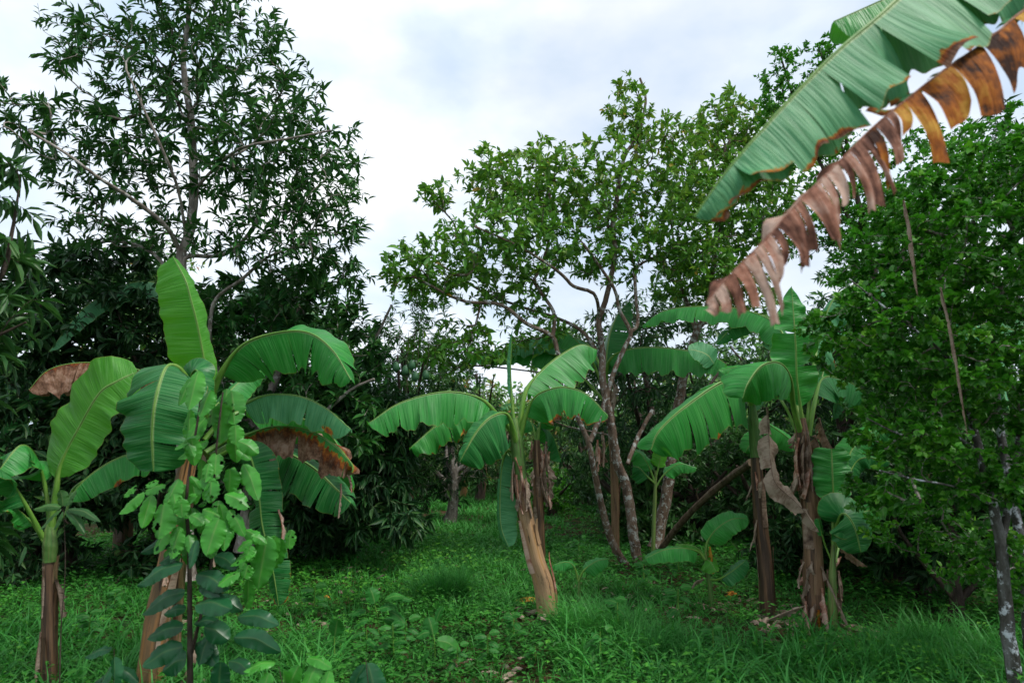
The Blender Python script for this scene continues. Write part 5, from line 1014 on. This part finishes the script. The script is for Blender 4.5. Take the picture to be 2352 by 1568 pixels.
def grass(n, seed, y0, y1, nb, name, label, Lm, dens=None, wd=.008, lean=.6, xy=None, rad=.03, bright=0.0):
    if xy is None:
        x, y, rng = scatter(n, seed, y0, y1)
        if dens is not None: k = rng.random(n) < dens(x, y); x, y = x[k], y[k]
        k = rng.random(len(x)) > bare(x, y)*.8; x, y = x[k], y[k]
    else: x, y = xy; rng = np.random.RandomState(seed)
    n = len(x); O = []; D = []; Nn = []; Ls = []; Rn = []; br = np.clip(.45+bright+.2*patch(x, y, 1.1, 5)+rng.normal(0, .12, n), 0, .95); far = np.maximum(1, y/7)
    for k in range(nb):
        a = rng.uniform(0, 6.28, n); le = rng.uniform(.1, lean, n); d = np.stack([np.cos(a)*le, np.sin(a)*le, np.ones(n)], 1)
        O.append(np.stack([x, y, gz(x, y)-.005], 1)+d*[1, 1, 0]*(rng.uniform(0, rad, n)/le*far)[:, None]); D.append(d)
        Nn.append(np.stack([-np.cos(a), -np.sin(a), le], 1)+rng.normal(0, .25, (n, 3))); Ls.append(Lm*rng.uniform(.5, 1.25, n)); Rn.append(np.clip(br+rng.normal(0, .1, n), 0, .99))
    mb = MB(); Ls = np.concatenate(Ls); far = np.tile(far, nb)
    leafcloud(mb, np.vstack(O), np.vstack(D), np.vstack(Nn), Ls, wd*far*np.random.RandomState(seed).uniform(.6, 1.3, len(Ls)), 'grass', np.concatenate(Rn), 1.5)
    return mb
def addgrass(mb, name, label):
    o = put(name, mb, M['l_grass'], kind='stuff'); o['label'] = label; o['category'] = 'grass'
addgrass(grass(9500, 311, 2.7, 12, 7, '', '', .17, lambda x, y: .30+.70*((patch(x, y, 1.5, 33) > .1) | ((x > .3) & (y < 5.6)))), 'grass', 'loose green grass blades among the herbs')
addgrass(grass(17000, 312, 6.5, 30, 8, '', '', .20, lambda x, y: np.exp(-((x-(-.11*y+.35))/(.13*y))**2)*1.0, .010, .5, bright=.25), 'path_grass', 'bright even grass on the path leading away')
addgrass(grass(1500, 313, 3.2, 5.9, 9, '', '', .30, lambda x, y: 1.0*((x > .35)|(x < -1.2)), .017, .9), 'broad_grass', 'coarser arching grass blades along the lower right')
def tussock(label, px, py, n, r, Lm, seed, lean=.7):
    Yt = gp(px, py); c = P(px, py, Yt); rng = np.random.RandomState(seed); a = rng.uniform(0, 6.28, n*3); q = r*np.sqrt(rng.random(n*3))
    th = thing('grass_tussock', label, 'grass tussock', (c[0], c[1], float(gz(c[0], c[1]))), 'grass tussocks')
    mb = grass(n*3, seed, 0, 0, 8, '', '', Lm, None, .006, lean, (c[0]+q*np.cos(a), c[1]+q*np.sin(a)), .02)
    put('blades', mb, M['l_grass'], th, kind='stuff')
tussock('fine leaved grass tussock left of the middle stem', 1015, 1385, 60, .22, .42, 1, .8)
tussock('light green grass tussock right of the middle stem foot', 1370, 1470, 70, .36, .34, 2, .6)
tussock('long grass tussock right below the little banana sucker', 1500, 1500, 50, .32, .28, 3, .7)
tussock('grass tussock in the dark at the foot of the lichened trunks', 2180, 1500, 34, .4, .36, 4, .9)
tussock('arching grass tussock at the lower right edge', 2080, 1560, 34, .35, .34, 5, .9)
def litter():
    rng = np.random.RandomState(400); mb = MB()
    spots = [(1300, 1300, 1.2, 40), (900, 1300, 1.2, 40), (1500, 1380, 1.0, 40), (600, 1430, .8, 30), (1250, 1415, .35, 60), (1860, 1460, .55, 70), (1770, 1400, .35, 26), (1330, 1440, .3, 16), (340, 1330, .8, 60), (760, 1360, .6, 24), (1130, 1545, .3, 14), (2010, 1290, .6, 30), (1640, 1390, .3, 10), (380, 1560, .4, 30)]
    for px, py, r, n in spots:
        c = P(px, py, gp(px, py))
        for k in range(n):
            a = rng.uniform(0, 6.28); q = r*math.sqrt(rng.random()); x, y = c[0]+q*math.cos(a), c[1]+q*math.sin(a); z = gz(x, y)+rng.uniform(.01, .05)
            b_ = rng.uniform(0, 6.28); l = rng.uniform(.05, .16); d = np.array([math.cos(b_), math.sin(b_), rng.uniform(-.1, .25)])
            mid = crom([np.array([x, y, z]), np.array([x, y, z+.02])+d*l*.5, np.array([x, y, z])+d*l], 8)
            blade(mb, mid, 0, rng.uniform(.012, .035), (rng.uniform(-.5, .5), rng.uniform(-.5, .5), 1), None, (rng.uniform(-20, 40), rng.uniform(-20, 40)), (60, 60), (0, 0), 0, 0, (0, 0), 1.2, edge_burn(base=1), rng, .5, 4, 6, .1)
    o = put('leaf_litter', mb, M['dry'], kind='stuff'); o['label'] = 'curled dry banana leaf scraps on the ground round the stems'; o['category'] = 'leaf litter'
litter()
def husk(label, px, py, l, w_, mat, ang, seed, grp='fallen dead leaves'):
    Yh = gp(px, py); c = P(px, py, Yh); z = float(gz(c[0], c[1])); th = thing('fallen_leaf', label, 'fallen leaf', (c[0], c[1], z), grp); rng = np.random.RandomState(seed)
    d = np.array([math.cos(ang), math.sin(ang), 0]); p = [np.array([c[0], c[1], z+.05])-d*l/2, np.array([c[0], c[1], z+.09]), np.array([c[0], c[1], z+.04])+d*l/2]
    bleaf(th, 1, p, w_, n=(0, -.3, 1), fold=(-10, 30), curl=(40, 60), tears=(2, 2), gap=.15, tj=18, ripple=1.5, mat=mat, ripmat=mat, seed=seed, world=True, burn=edge_burn(base=1), name='blade', pf=.02, rows=20, M_=5)
husk('orange dead leaf curled beside the little banana sucker', 1682, 1372, .22, .06, 'dry_orange', .6, 500)
husk('dark brown husk lying left of the middle banana foot', 1215, 1392, .30, .06, 'dry_orange', .1, 501)
husk('grey tan husk curled at the foot of the middle banana', 1265, 1412, .18, .05, 'dry_pink', 2.6, 502)
husk('yellow orange scrap of leaf on the dark ground left of the path', 750, 1375, .10, .03, 'dry_orange', .3, 503)
husk('greyish dead leaf lying right of the twin banana feet', 1960, 1445, .5, .06, 'dry', -.3, 504)
husk('long pale husk on the ground between the twin banana feet', 1800, 1412, .6, .04, 'dry', .15, 505)
